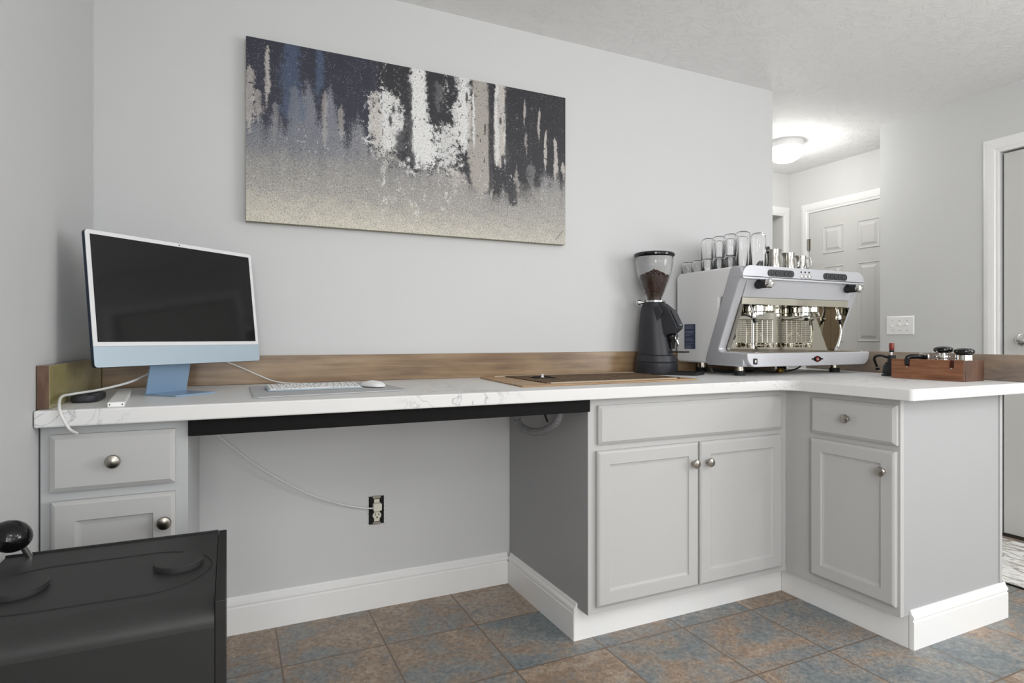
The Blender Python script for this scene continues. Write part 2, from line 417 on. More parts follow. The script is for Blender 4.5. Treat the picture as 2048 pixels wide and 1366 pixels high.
# ------------------------------------------------------------------ ceiling light in the passage
cl = thing('ceiling_light', 'round frosted glass dome light glowing on the passage ceiling', 'ceiling light', (3.935, 0.60, 2.44))
MB().lathe([(0.118, 2.44), (0.120, 2.425), (0.113, 2.41), (0.111, 2.40), (0.105, 2.398)], (3.935, 0.60, 0), 40).build('base_ring', M_trimw, cl, smooth=True)
em = bpy.data.materials.new('lit_frosted_glass'); em.use_nodes = True
eb = em.node_tree.nodes['Principled BSDF']; eb.inputs['Base Color'].default_value = (0.9, 0.9, 0.88, 1); eb.inputs['Roughness'].default_value = 0.5
eb.inputs['Emission Color'].default_value = (1, 0.98, 0.95, 1); eb.inputs['Emission Strength'].default_value = 3.0
MB().lathe([(0.104, 2.397), (0.115, 2.385), (0.115, 2.366), (0.098, 2.335), (0.064, 2.312), (0.028, 2.303), (0.0, 2.302)], (3.935, 0.60, 0), 40).build('lamp_shade', em, cl, smooth=True)
light('ceiling_light_glow', 'POINT', (3.935, 0.60, 2.22), 11, 0.07, color=(1, 0.985, 0.95))

# ------------------------------------------------------------------ wall plates
def frame_on_right(): pass
sw = thing('light_switch', 'white triple toggle switch plate on the right hand wall', 'light switch', (XR, -0.026, 1.151))
MB().ringpanel(-0.086, 0.086, 1.151-0.058, 1.151+0.058, [(0, 0), (0, .003), (.005, .006)])
p = MB().ringpanel(-0.086, 0.086, 1.093, 1.209, [(0, 0), (0, .003), (.005, .006)]); p.v = [(XR+q[1], -0.026+q[0], q[2]) for q in p.v]; p.build('switch_plate', M_whitepl, sw)
for k, up in ((-1, -1), (0, 1), (1, 1)):
    t = MB().box((XR-0.018, -0.026-k*0.046-0.005, 1.146+0.004*up), (XR-0.005, -0.026-k*0.046+0.005, 1.157+0.004*up)); t.build('toggle', M_whitepl, sw, bevel=0.002)
    for zz in (-0.030, 0.030):
        c = MB(); q = MB().cyl(0.0028, 0, 0.0012, (0, 0, 0), 10, 'x'); c.add([(XR-0.006-v[0], -0.026-k*0.046+v[1], 1.151+zz+v[2]) for v in q.v], q.f); c.build('screw', M_nickel, sw)

ou = thing('wall_outlet', 'uncovered wall outlet in a black electrical box below the desk', 'outlet', (0.941, 0, 0.386))
ox, oz = 0.941, 0.386
MB().box((ox-0.030, -0.0015, oz-0.055), (ox+0.030, -0.0002, oz+0.055)).build('electrical_box', M_dark, ou)
r = MB(); r.box((ox-0.010, -0.006, oz-0.044), (ox+0.012, -0.0016, oz+0.044))
r.prism(stadium(0, 0, 0.034, 0.028), 'y', -0.0095, -0.0015); 
n0 = len(stadium(0, 0, 0.034, 0.028))*2
r.v[-n0:] = [(ox+0.001+v[0], v[1], oz-0.020+v[2]) for v in r.v[-n0:]]
r.prism(stadium(0, 0, 0.034, 0.028), 'y', -0.0095, -0.0015); r.v[-n0:] = [(ox+0.001+v[0], v[1], oz+0.020+v[2]) for v in r.v[-n0:]]
r.build('receptacle', M_cream, ou, bevel=0.001)
s_ = MB(); s_.box((ox-0.008, -0.0100, oz-0.020), (ox-0.0055, -0.0094, oz-0.011)); s_.box((ox+0.006, -0.0100, oz-0.019), (ox+0.0085, -0.0094, oz-0.012)); s_.cyl(0.003, 0.0094, 0.0100, (ox+0.001, 0, oz-0.027), 12, 'y')
s_.build('socket_slots', M_dark, ou)
for zz in (0.052, -0.052):
    e = MB(); e.box((ox-0.008, -0.004, oz+zz-0.006), (ox+0.010, -0.0016, oz+zz+0.006))
    for sx_ in (-1, 1): e.cyl(0.006, 0.0016, 0.0042, (ox+0.001+sx_*0.010, 0, oz+zz), 12, 'y')
    e.build('mounting_ear', M_nickel, ou, smooth=True)
e = MB()
for k in range(26):                      # ragged plaster edge round the hole
    t = k/26*4; side = int(t); f = t-side
    px_, pz_ = [(-.030+f*.06, .056), (.031, .055-f*.11), (.030-f*.06, -.056), (-.031, -.055+f*.11)][side]
    r_ = random.uniform(.0015, .0035); e.lathe([(0, -r_), (r_, 0), (0, r_)], (ox+px_, -0.0012, oz+pz_), 6)
e.build('broken_plaster', mat('plaster_crumb', (150, 148, 142), 0.9, var=0.4, scale=300), ou)

# ------------------------------------------------------------------ cabinets
ZC = 0.904; ZU = 0.864; YF = -0.64
DOORP = [(0, 0), (0, .012), (.004, .016), (.009, .0185), (.048, .0185), (.0505, .013), (.055, .0115), (.060, .0105)]
DRWP = [(0, 0), (0, .011), (.003, .013), (.011, .0185)]
def knob(parent, x, y, z, facing='y', r=0.0165):
    k = MB(); k.lathe([(0.0, 0), (0.008, 0), (0.0075, .002), (0.0048, .006), (0.0048, .013), (0.009, .017), (r, .0195), (r*1.02, .0225), (r*.9, .0265), (r*.5, .029), (0.0, .0297)], (0, 0, 0), 28, 'y')
    if facing == 'y': k.v = [(x+v[0], y+v[1], z+v[2]) for v in k.v]
    else: k.v = [(x+v[1], y+v[0], z+v[2]) for v in k.v]
    return k.build('knob', M_nickel, parent, smooth=True)
def front(parent, name, a, b, z0, z1, prof, plane, facing='y'):
    p = MB()
    if facing == 'y': p.ringpanel(a, b, z0, z1, prof, plane)
    else:
        p.ringpanel(a, b, z0, z1, prof, 0); p.v = [(plane+v[1], v[0], v[2]) for v in p.v]
    return p.build(name, M_cab, parent)
# left cabinet
c = thing('base_cabinet', 'narrow grey drawer cabinet at the left wall under the computer', 'cabinet', (0.157, -0.32, 0))
b = MB(); b.box((0.006, -0.575, 0.0), (0.310, -0.003, 0.116)); b.box((0.004, YF, 0.116), (0.313, -0.003, ZU-0.001)); b.build('body', M_cabside, c)
dr = front(c, 'drawer', 0.025, 0.285, 0.705, 0.841, DRWP, YF-0.001); knob(dr, 0.154, -0.659, 0.773)
dr = front(c, 'door', 0.027, 0.285, 0.142, 0.682, DOORP, YF-0.001); knob(dr, 0.262, -0.659, 0.610)
# sink cabinet
c = thing('base_cabinet', 'wide grey cabinet with two doors under the machine counter', 'cabinet', (2.0, -0.32, 0))
b = MB(); b.box((1.531, -0.571, 0), (2.48, -0.003, 0.116)); b.box((1.5290, YF, 0.116), (2.484, -0.003, ZU-0.001)); b.build('body', M_cabside, c)
s_ = MB().box((1.5285, YF-0.0012, 0.116), (2.484, YF+0.0005, ZU-0.001)); s_.build('face_frame', M_cab, c)
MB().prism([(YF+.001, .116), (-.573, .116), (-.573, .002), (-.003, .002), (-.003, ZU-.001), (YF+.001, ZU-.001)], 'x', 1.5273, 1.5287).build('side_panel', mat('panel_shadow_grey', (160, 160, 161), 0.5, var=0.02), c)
front(c, 'false_drawer_front', 1.563, 2.447, 0.703, 0.838, DRWP, YF-0.0015)
dr = front(c, 'door', 1.557, 2.0055, 0.142, 0.681, DOORP, YF-0.0015); knob(dr, 1.975, -0.6595, 0.605)
dr = front(c, 'door', 2.0145, 2.446, 0.142, 0.681, DOORP, YF-0.0015); knob(dr, 2.045, -0.6595, 0.605)
t = MB(); t.prism([(-d+1.5272, z) for d, z in BBP], 'y', -0.573, -0.017); t.build('skirting', M_trimw, c)
MB().box((1.513, -0.5745, 0), (2.5350, -0.5725, 0.116)).build('toe_board', M_trimw, c)
# peninsula cabinet, facing -x
XF = 2.485
c = thing('base_cabinet', 'narrow grey peninsula cabinet with one drawer facing the desk', 'cabinet', (2.8, -0.87, 0))
b = MB(); b.box((2.5365, -1.104, 0), (3.08, -0.645, 0.116)); b.box((XF, -1.104, 0.116), (3.078, -0.642, ZU-0.001)); b.build('body', M_cab, c)
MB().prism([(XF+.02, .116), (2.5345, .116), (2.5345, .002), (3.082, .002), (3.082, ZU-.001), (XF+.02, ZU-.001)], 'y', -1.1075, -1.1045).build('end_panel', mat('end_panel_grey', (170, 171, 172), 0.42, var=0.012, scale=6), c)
MB().box((3.083, -1.112, 0.002), (3.098, -1.09, ZU-0.001)).build('corner_strip', M_cab, c)
MB().box((XF, -1.1085, 0.116), (XF+0.019, -1.1043, ZU-0.001)).build('stile', M_cab, c)
dr = front(c, 'drawer', -1.103, -0.770, 0.704, 0.841, DRWP, XF-0.0005, 'x')
knob(dr, XF-0.019, -0.930, 0.777, 'x')
dr = front(c, 'door', -1.100, -0.767, 0.150, 0.683, DOORP, XF-0.0005, 'x')
knob(dr, XF-0.019, -1.063, 0.610, 'x')
MB().box((2.5340, -1.105, 0), (2.5362, -0.576, 0.1155)).build('toe_board', M_trimw, c)
t = MB(); t.prism([(-1.1078-d, z) for d, z in BBP], 'x', 2.5345, 3.116); t.prism([(3.100+d, z) for d, z in BBP], 'y', -1.1078, -0.70)
t.build('skirting', M_trimw, c)

# ------------------------------------------------------------------ worktop
def quartz():
    m = bpy.data.materials.new('white_quartz'); m.use_nodes = True; nt = m.node_tree; b = nt.nodes['Principled BSDF']; L = nt.links.new
    mp = mapping(nt, (1, 1, 1))
    n = nt.nodes.new('ShaderNodeTexNoise'); n.inputs['Scale'].default_value = 5; n.inputs['Detail'].default_value = 8; n.inputs['Roughness'].default_value = 0.6; n.inputs['Distortion'].default_value = 2.2
    L(mp.outputs[0], n.inputs['Vector'])
    a = nt.nodes.new('ShaderNodeMath'); a.operation = 'SUBTRACT'; L(n.outputs['Fac'], a.inputs[0]); a.inputs[1].default_value = 0.5
    a2 = nt.nodes.new('ShaderNodeMath'); a2.operation = 'ABSOLUTE'; L(a.outputs[0], a2.inputs[0])
    n2 = nt.nodes.new('ShaderNodeTexNoise'); n2.inputs['Scale'].default_value = 1.7; n2.inputs['Detail'].default_value = 2; L(mp.outputs[0], n2.inputs['Vector'])
    r2 = ramp(nt, [(0.5, (0, 0, 0)), (0.62, (255, 255, 255))]); L(n2.outputs['Fac'], r2.inputs[0])
    r = ramp(nt, [(0.0, (170, 170, 173)), (0.006, (198, 198, 200)), (0.02, (224, 224, 223))]); L(a2.outputs[0], r.inputs[0])
    mx = nt.nodes.new('ShaderNodeMix'); mx.data_type = 'RGBA'; L(r2.outputs[0], mx.inputs[0]); mx.inputs[6].default_value = lin((224, 224, 223)); L(r.outputs[0], mx.inputs[7])
    L(mx.outputs[2], b.inputs['Base Color']); b.inputs['Roughness'].default_value = 0.38; b.inputs['Specular IOR Level'].default_value = 0.35
    return m
poly = [(0.002, -0.002), (0.002, -0.689), (2.36, -0.689)]
for i in range(1, 9):
    a = PI/2*i/8
    poly.append((2.36-0.0+0.073*math.sin(a), -0.689-0.073*(1-math.cos(a))))
poly += [(2.433, -1.172), (2.441, -1.18), (3.20, -1.18), (3.43, -0.002)]
ct = MB(); ct.prism(poly, 'z', ZU, ZC)
# long flat piece past the wall end is trimmed at y = 0
tag(ct.build('worktop', quartz(), bevel=0.004), 'long L-shaped white quartz worktop with faint grey veining', 'worktop')
# black steel support under the open desk span
tag(MB().box((0.3145, -0.660, 0.820), (1.5255, -0.615, ZU-0.0005)).build('support_beam', M_beam, bevel=0.002), 'black support beam below the front edge of the open desk', 'beam')

M_bs = wood('stained_wood', [(0.3, (96, 74, 54)), (0.45, (124, 100, 74)), (0.55, (146, 121, 92)), (0.66, (160, 137, 108)), (0.8, (112, 90, 68))], (1.2, 24, 24), 0.28)
M_bsr = wood('greyed_wood', [(0.3, (112, 104, 100)), (0.45, (142, 128, 118)), (0.55, (162, 144, 126)), (0.66, (160, 150, 140)), (0.8, (124, 116, 112))], (24, 1.2, 24), 0.35)
M_bsl = wood('stained_wood_left', [(0.3, (70, 52, 42)), (0.5, (98, 74, 60)), (0.65, (118, 92, 74)), (0.8, (84, 64, 52))], (24, 1.5, 8), 0.18)
BT = 1.0075
tag(MB().box((0.0265, -0.020, ZC+0.0005), (3.13, -0.0008, BT)).build('backsplash_board', M_bs, bevel=0.0015), 'long brown wooden upstand board along the back wall', 'backsplash')
tag(MB().box((0.001, -0.662, ZC+0.0005), (0.026, -0.0008, BT)).build('backsplash_board', M_bsl, bevel=0.0015), 'short dark brown upstand board against the left wall', 'backsplash')
lb = bpy.context.scene.objects.get('backsplash_board.001')
M_olive = wood('olive_wood', [(0.3, (126, 118, 78)), (0.5, (158, 150, 104)), (0.7, (182, 176, 134))], (20, 4, 12), 0.12, 1.6, 0.7)  # olive yellow for the inner face of the left board
lb.data.materials.append(M_olive)
for p_ in lb.data.polygons:
    if p_.normal.x > 0.9: p_.material_index = 1
v = Vector((3.29-3.135, -0.38+1.165, 0)).normalized(); nrm = Vector((v.y, -v.x, 0))*0.022
A = Vector((3.135, -1.168, 0)); B = A+v*1.16
tag(MB().prism([(A.x, A.y), (B.x, B.y), (B.x+nrm.x, B.y+nrm.y), (A.x+nrm.x, A.y+nrm.y)], 'z', ZC+0.0005, BT).build('backsplash_board', M_bsr, bevel=0.0015), 'greyish wooden upstand board behind the coffee machine and wooden block', 'backsplash')

# ------------------------------------------------------------------ painting
def painting():
    import numpy as np
    X0, X1, Z0, Z1 = 0.464, 1.790, 1.4955, 2.162
    NX, NZ = 760, 380
    rng = np.random.RandomState(3)
    s = np.linspace(0, 1, NX+1); t = np.linspace(0, 1, NZ+1)
    Sg, Tg = np.meshgrid(s, t)
    def vnoise(fx, fz, seed):
        r = np.random.RandomState(seed); g = r.rand(int(fz)+3, int(fx)+3)
        x = Sg*fx; z = Tg*fz; xi = x.astype(int); zi = z.astype(int); xf = x-xi; zf = z-zi
        xf = xf*xf*(3-2*xf); zf = zf*zf*(3-2*zf)
        return (g[zi, xi]*(1-xf)+g[zi, xi+1]*xf)*(1-zf)+(g[zi+1, xi]*(1-xf)+g[zi+1, xi+1]*xf)*zf
    def fbm(fx, fz, seed, o=4):
        a = 0; w_ = 0.5; tot = 0
        for k in range(o): a = a+w_*vnoise(fx*2**k, fz*2**k, seed+k); tot += w_; w_ *= 0.6
        return a/tot-0.5
    fine = rng.rand(NZ+1, NX+1)-0.5
    streak = fbm(60, 3, 10, 4); edge = fbm(40, 26, 30, 5); rough2 = fbm(130, 60, 55, 3)
    # silhouette of the pale paint: height (0 bottom..1 top) it reaches at each s, then its colour and strength
    def L_(c): return np.array(lin(c)[:3])
    dark = L_((44, 46, 62)); dark2 = L_((40, 40, 46))
    img = dark[None, None, :]*np.ones((NZ+1, NX+1, 1))
    img = img*(1+0.35*edge[..., None])
    img = np.where((Sg > 0.36)[..., None], dark2*(1+0.3*streak[..., None]), img)
    def lay(col, mask, a=1.0):
        nonlocal img
        mk = np.clip(mask, 0, 1)[..., None]*a
        img = img*(1-mk)+np.asarray(col)*mk
    xs = [0, .03, .05, .07, .10, .13, .16, .19, .22, .245, .27, .30, .33, .36, .385, .41, .46, .50, .55, .60, .66, .70, .74, .77, .80, .83, .87, .91, .95, 1.0]
    hs = [.62, .60, .54, .62, .52, .66, .80, .60, .82, .60, .50, .66, .52, .55, .50, .46, .42, .45, .44, .40, .34, .30, .30, .30, .26, .30, .36, .44, .46, .42]
    hh = np.interp(s, xs, hs)[None, :]
    g = (hh+0.16*streak+0.10*edge-Tg)/0.05
    grey = L_((150, 149, 150)); bluegrey = L_((128, 131, 140)); beige = L_((178, 175, 168)); cream = L_((214, 209, 194))
    gcol = grey+(bluegrey-grey)*np.clip((0.42-Sg)/0.2, 0, 1)[..., None]*np.clip((Tg-0.3)/0.2, 0, 1)[..., None]
    gcol = gcol*(0.92+0.7*fine+0.25*streak)[..., None]
    lay(gcol, g+1.2*fine*2)
    # lower fields
    low = np.clip((0.42+0.12*edge+0.08*streak-0.10*(Sg > .62)*np.clip((Sg-.62)*8, 0, 1)*np.clip((.86-Sg)*8, 0, 1)-Tg)/0.22, 0, 1)
    lay(beige*(0.95+0.55*fine)[..., None], low)
    lay(cream*(0.98+0.10*fine+0.1*edge)[..., None], np.clip((0.21+0.12*edge-0.06*Sg-Tg)/0.16, 0, 1)*np.clip(1.2-Sg*0.55, 0, 1))
    # specks in the pale field
    sp = (rng.rand(NZ+1, NX+1) < 0.05+0.10*np.clip(Tg*2, 0, 1))
    lay(L_((92, 92, 100)), sp*np.clip(low, 0, 1)*0.7)
    # columns:  s centre, half width, t low, t high, colour, density, edge roughness
    white = L_((236, 236, 235)); pale = L_((206, 200, 194)); blue = L_((80, 100, 130)); tan_ = L_((176, 171, 163))
    cols = [(.008, .018, .45, .86, pale, .62, .5), (.030, .016, .50, .75, pale, .5, .5), (.055, .009, .60, .99, pale, .75, .5), (.075, .010, .40, .70, grey, .6, .6),
            (.118, .036, .50, 1.15, blue, .55, .5), (.125, .020, .35, .80, bluegrey, .6, .4), (.165, .014, .4, .82, bluegrey, .6, .4), (.192, .016, .68, 1.15, blue, .6, .5), (.205, .010, .40, .80, pale, .4, .5),
            (.232, .003, .86, .96, white, .7, .5), (.252, .012, .45, .72, pale, .45, .5), (.340, .010, .45, .82, pale, .7, .6),
            (.378, .050, .40, .86, white, .95, .9), (.415, .040, .42, .80, white, .85, .9), (.405, .06, .34, .50, pale, .6, 1.0), (.355, .02, .40, .84, pale, .8, .7),
            (.482, .040, .40, 1.15, white, 1.1, .25), (.500, .066, .34, .72, white, 1.0, .6), (.47, .07, .33, .50, white, .8, .9), (.545, .020, .72, .97, grey, .35, .9),
            (.572, .045, .34, .72, white, .8, 1.0), (.60, .016, .45, .86, white, .7, .8), (.632, .036, .50, 1.15, white, .95, .6), (.60, .05, .26, .46, pale, .6, 1.0), (.650, .012, .38, .9, pale, .6, .5),
            (.686, .046, .22, 1.2, tan_, 1.1, .2), (.663, .006, .5, .95, white, .8, .4), (.757, .030, .40, 1.15, pale, .95, .35), (.744, .010, .42, 1.1, white, .7, .3), (.772, .006, .40, .9, white, .6, .4), (.725, .008, .20, .5, pale, .6, .5),
            (.842, .006, .72, .96, pale, .7, .4), (.852, .008, .55, .75, pale, .45, .6), (.898, .007, .62, .92, pale, .75, .3), (.925, .008, .44, .78, pale, .9, .3), (.96, .010, .38, .74, pale, .85, .4), (.992, .012, .4, .58, pale, .8, .4),
            (.815, .012, .25, .50, pale, .5, .7), (.87, .02, .28, .55, grey, .5, .7)]
    for (cs, hw, tl, th, col, dens, rg) in cols:
        tt = np.clip((Tg-tl)/max(th-tl, .01), 0, 1); d = (1-np.abs(Sg-cs-0.008*vnoise(2, 9, int(cs*999))+0.004)/(hw*(1.25-0.6*tt)))
        vert = np.clip((Tg-tl)/0.12, 0, 1)*np.clip((th-Tg)/0.05, 0, 1)
        mk = (d-0.15+rg*(edge*1.6+rough2*2.2+fine*0.9)-(1-vert)*1.2)*3.5
        lay(np.asarray(col)*(0.97+0.18*fine)[..., None], mk, min(dens, 1.0))
    # dark gaps and holes
    holes = [(.452, .012, .46, .92), (.432, .020, .42, .62), (.715, .0, .0, .0), (.724, .009, .30, 1.1), (.786, .014, .30, .96), (.80, .016, .22, .40), (.405, .006, .70, .76), (.396, .006, .62, .70), (.463, .010, .38, .5), (.765, .007, .42, .56), (.757, .005, .74, .80), (.703, .004, .66, .74), (.64, .004, .84, .92)]
    for (cs, hw, tl, th) in holes:
        if hw <= 0: continue
        d = (1-np.abs(Sg-cs)/hw); vert = np.clip((Tg-tl)/0.04, 0, 1)*np.clip((th-Tg)/0.04, 0, 1)
        lay(dark2*1.15, (d+edge*1.5+fine*0.5)*3*vert, 0.92)
    # scattered dark flecks on the white paint and pale flecks on the dark
    fl = vnoise(150, 60, 77)
    lum = img.mean(axis=2)
    lay(dark2, (fl > 0.90)*(lum > 0.3)*(Tg > .4), 0.85)
    lay(pale, (rng.rand(NZ+1, NX+1) > 0.978)*(lum < 0.12)*(Tg > .2)*(edge > -.05), 0.5)
    lay(white, (vnoise(220, 90, 91) > 0.90)*(Tg < .55)*(Tg > .22)*(streak > -.02), 0.45)
    # signature-like scratch bottom right
    lay(L_((130, 126, 116)), (np.abs((Tg-0.03)-(Sg-0.962)*2.2) < 0.006)*(Sg > .962)*(Sg < .99), 0.8)
    img = np.clip(img, 0, 1)
    m = MB()
    vs = []
    for j in range(NZ+1):
        z = Z0+(Z1-Z0)*t[j]
        vs += [(X0+(X1-X0)*q, -0.036, z) for q in s]
    fs = [(j*(NX+1)+i, j*(NX+1)+i+1, (j+1)*(NX+1)+i+1, (j+1)*(NX+1)+i) for j in range(NZ) for i in range(NX)]
    root = thing('painting', 'wide abstract canvas, navy and silver streaks over cream, on the back wall', 'painting', (1.127, -0.018, Z0))
    me = bpy.data.meshes.new('painted_face'); off = Vector(root.location)
    me.from_pydata([(a-off.x, b_-off.y, c_-off.z) for a, b_, c_ in vs], [], fs); me.update()
    ca = me.color_attributes.new('paint', 'FLOAT_COLOR', 'POINT')
    ca.data.foreach_set('color', np.concatenate([img, np.ones((NZ+1, NX+1, 1))], axis=2).astype('f').ravel())
    o = bpy.data.objects.new('painted_face', me); COL.objects.link(o); o.parent = root
    mt = bpy.data.materials.new('abstract_paint'); mt.use_nodes = True; nt = mt.node_tree; b_ = nt.nodes['Principled BSDF']; L = nt.links.new
    at = nt.nodes.new('ShaderNodeAttribute'); at.attribute_name = 'paint'
    mp = mapping(nt, (1, 1, 1)); n = nt.nodes.new('ShaderNodeTexNoise'); n.inputs['Scale'].default_value = 170; n.inputs['Detail'].default_value = 5; n.inputs['Roughness'].default_value = 0.75
    L(mp.outputs[0], n.inputs['Vector'])
    r = ramp(nt, [(0.36, (120, 120, 122)), (0.5, (240, 240, 240)), (0.62, (255, 255, 255))]); L(n.outputs['Fac'], r.inputs[0])
    mx = nt.nodes.new('ShaderNodeMix'); mx.data_type = 'RGBA'; mx.blend_type = 'MULTIPLY'; mx.inputs[0].default_value = 0.6
    L(at.outputs['Color'], mx.inputs[6]); L(r.outputs[0], mx.inputs[7]); L(mx.outputs[2], b_.inputs['Base Color'])
    b_.inputs['Roughness'].default_value = 0.45
    bp = nt.nodes.new('ShaderNodeBump'); bp.inputs['Strength'].default_value = 0.5; bp.inputs['Distance'].default_value = 0.0015
    L(n.outputs['Fac'], bp.inputs['Height']); L(bp.outputs[0], b_.inputs['Normal'])
    me.materials.append(mt)
    MB().box((X0, -0.0358, Z0), (X1, -0.001, Z1)).build('canvas_edge', mat('canvas_edge', (150, 146, 128), 0.7, var=0.2, scale=60), root)
painting()

# ------------------------------------------------------------------ desktop computer
M_blue = mat('pale_blue_aluminium', (178, 194, 205), 0.35, 0.15, var=0.01)
M_blue2 = mat('mid_blue_aluminium', (146, 172, 198), 0.32, 0.3, var=0.015)
M_bezel = mat('white_bezel', (226, 227, 228), 0.3, var=0.01)
M_screen = mat('dark_screen', (22, 22, 23), 0.06, var=0.02)
M_edge = mat('blue_edge', (46, 58, 76), 0.3, 0.6, var=0.02)
ic = thing('desktop_computer', 'slim pale blue all-in-one computer with dark screen on the left worktop', 'computer', (0.245, -0.300, ZC), math.radians(41.6))
T = Matrix.Translation((0, -0.082, 0.091)) @ Matrix.Rotation(math.radians(-6.6), 4, 'X')
def part(name, mb, m, parent, **k): return mb.build(name, m, parent, world=False, **k)
m = MB(); m.m = T; m.prism(rrect(-.2735, .2735, 0, .366, .009), 'y', 0.0012, 0.0125); back = part('housing', m, M_edge, ic, bevel=0.0008)
m = MB(); m.m = T; m.prism(rrect(-.273, .273, .0560, .3655, .0085, corners=(0, 0, 1, 1)), 'y', -0.0006, 0.0015); part('bezel', m, M_bezel, ic)
m = MB(); m.m = T; m.prism(rrect(-.273, .273, .0005, .0555, .0085, corners=(1, 1, 0, 0)), 'y', -0.0006, 0.0015); part('chin', m, M_blue, ic)
m = MB(); m.m = T; m.box((-.2615, -0.0010, .0670), (.2615, -0.0004, .3545)); scr = part('screen', m, M_screen, ic)
m = MB(); m.m = T; m.cyl(0.002, 0.0006, 0.0012, (0, 0, .3600), 12, 'y'); part('camera_dot', m, M_dark, ic)
m = MB(); m.box((-.081, -.132, 0), (.051, .004, .005)); part('foot', m, M_blue2, ic, bevel=0.001)
m = MB(); m.prism([(-.008, .004), (-.002, .004), (-.036, .16), (-.042, .16)], 'x', -.081, .051); part('neck', m, M_blue2, ic, bevel=0.001)

cab = MB()
cab.tube([(0.225, -0.225, 0.990), (0.195, -0.27, 0.968), (0.15, -0.36, 0.945), (0.09, -0.46, 0.932), (0.05, -0.55, 0.930), (0.043, -0.63, 0.930), (0.050, -0.685, 0.912), (0.058, -0.6985, 0.890), (0.072, -0.697, 0.860), (0.082, -0.672, 0.846)], 0.0032, 10)
tag(cab.build('power_cable', M_cable, smooth=True), 'thick white cable draped from the computer over the worktop edge', 'cable')
cab = MB()
cab.tube([(0.375, -0.035, 1.00), (0.405, -0.030, 0.985), (0.45, -0.028, 0.965), (0.51, -0.035, 0.935), (0.57, -0.06, 0.912), (0.66, -0.10, 0.907), (0.78, -0.135, 0.907)], 0.0022, 8)
tag(cab.build('keyboard_cable', M_cable, smooth=True), 'thin white cable hanging from behind the computer to the keyboard', 'cable')
cab = MB()
cab.tube([(0.33, -0.06, 0.78), (0.38, -0.05, 0.722), (0.50, -0.04, 0.610), (0.649, -0.03, 0.503), (0.78, -0.022, 0.438), (0.88, -0.018, 0.406), (0.925, -0.016, 0.398)], 0.0028, 8)
uc = thing('outlet_cable', 'white cable sagging below the desk into the wall outlet', 'cable', (0.33, -0.06, 0.78))
cab.build('cord', M_cable, uc, smooth=True)
MB().prism(rrect(0.924, 0.957, 0.388, 0.418, 0.006), 'y', -0.030, -0.0098).build('plug', M_cream, uc, bevel=0.002)

# remote controls on the worktop
rm = thing('black_remote', 'small black puck-like gadget with buttons beside the left upstand', 'remote', (0.062, -0.455, ZC))
b = MB(); b.prism(rrect(0.037, 0.098, -0.530, -0.385, 0.022), 'z', ZC, ZC+0.020); b.build('body', M_char, rm, bevel=0.006, seg=3)
b = MB()
for i in range(2):
    for j in range(4): b.cyl(0.006, ZC+0.0198, ZC+0.0222, (0.055+i*0.024, -0.510+j*0.030, 0), 12)
b.build('buttons', M_rubber, rm)
rm = thing('white_strip', 'long flat white plastic stick lying left of the computer stand', 'gadget', (0.14, -0.45, ZC), 0.09)
part('body', MB().box((-0.018, -0.22, 0), (0.018, 0.22, 0.012)), M_whitepl, rm, bevel=0.002)
for sx_ in (-1, 1): part('screw', MB().cyl(0.0016, 0.220, 0.2206, (sx_*0.013, 0, 0.006), 8, 'y'), M_dark, rm)

# ------------------------------------------------------------------ desk mat, keyboard, mouse
dm = tag(MB().prism([(0.483, -0.590), (0.922, -0.522), (0.930, -0.510), (0.905, -0.172), (0.890, -0.160), (0.478, -0.170), (0.470, -0.185), (0.470, -0.580)], 'z', ZC+0.0005, ZC+0.004).build('desk_mat', M_grey, bevel=0.001), 'pale grey desk mat under keyboard and mouse', 'desk mat')
kb = thing('keyboard', 'slim white computer keyboard lying on the grey desk mat', 'keyboard', (0.660, -0.345, ZC+0.0042), math.radians(1.5))
part('base', MB().prism([(-.070, 0), (-.070, .004), (.052, .011), (.052, 0)], 'x', -.145, .145), M_blue, kb, bevel=0.002)
rows = [(-.0585, 9, [1, 1, 1, 1.25, 5, 1.25, 1, 1, 1]), (-.0390, 12, None), (-.0195, 13, None), (0.0, 13, None), (.0195, 14, None), (.0375, 14, None)]
for (yy, n, ws) in rows:
    ws = ws or [1]*n; tot = sum(ws); x = -.139; span = .278
    for w_ in ws:
        wd = span*w_/tot; zz = .004+(yy+.070)*0.0574
        k = MB(); k.prism([(yy-.0080, zz), (yy-.0080, zz+.0025), (yy+.0080, zz+.0034), (yy+.0080, zz)], 'x', x+.0012, x+wd-.0012)
        ko = part('key', k, M_whitepl, kb)
        gl = MB(); hh = 0.0042
        cxk = x+wd*0.45; zt = zz+.0031
        gl.add([(cxk-.0028, yy-hh, zt), (cxk+.0028, yy-hh, zt), (cxk+.0028, yy+hh, zt+.0003), (cxk-.0028, yy+hh, zt+.0003)], [(0, 1, 2, 3)])
        part('key_legend', gl, M_char, ko)
        x += wd
ms = thing('mouse', 'low curved white wireless mouse on the grey desk mat', 'mouse', (0.845, -0.385, ZC+0.0042), math.radians(25))
rs = []
for k in range(11):
    t = k/10; z = 0.0035+0.0; yy = -.056+.112*t
    w_ = .0285*(1-abs(2*t-1)**3.2)**0.5+.0003; hgt = .004+.0155*(1-(2*t-1)**2)**0.8
    rs.append([(w_*math.cos(a)*(1 if math.sin(a) >= 0 else 0.9), yy, 0.004+hgt*math.sin(a)*(1 if math.sin(a) > 0 else 0.25)) for a in [2*PI*i/16 for i in range(16)]])
part('shell', MB().rings(rs), M_whitepl, ms, smooth=True, sub=1)
part('base_skirt', MB().lathe([(0.020, 0), (0.0235, .003), (0.0245, .006)], (0, 0, 0), 24, sy=1.95), M_nickel, ms, smooth=True)

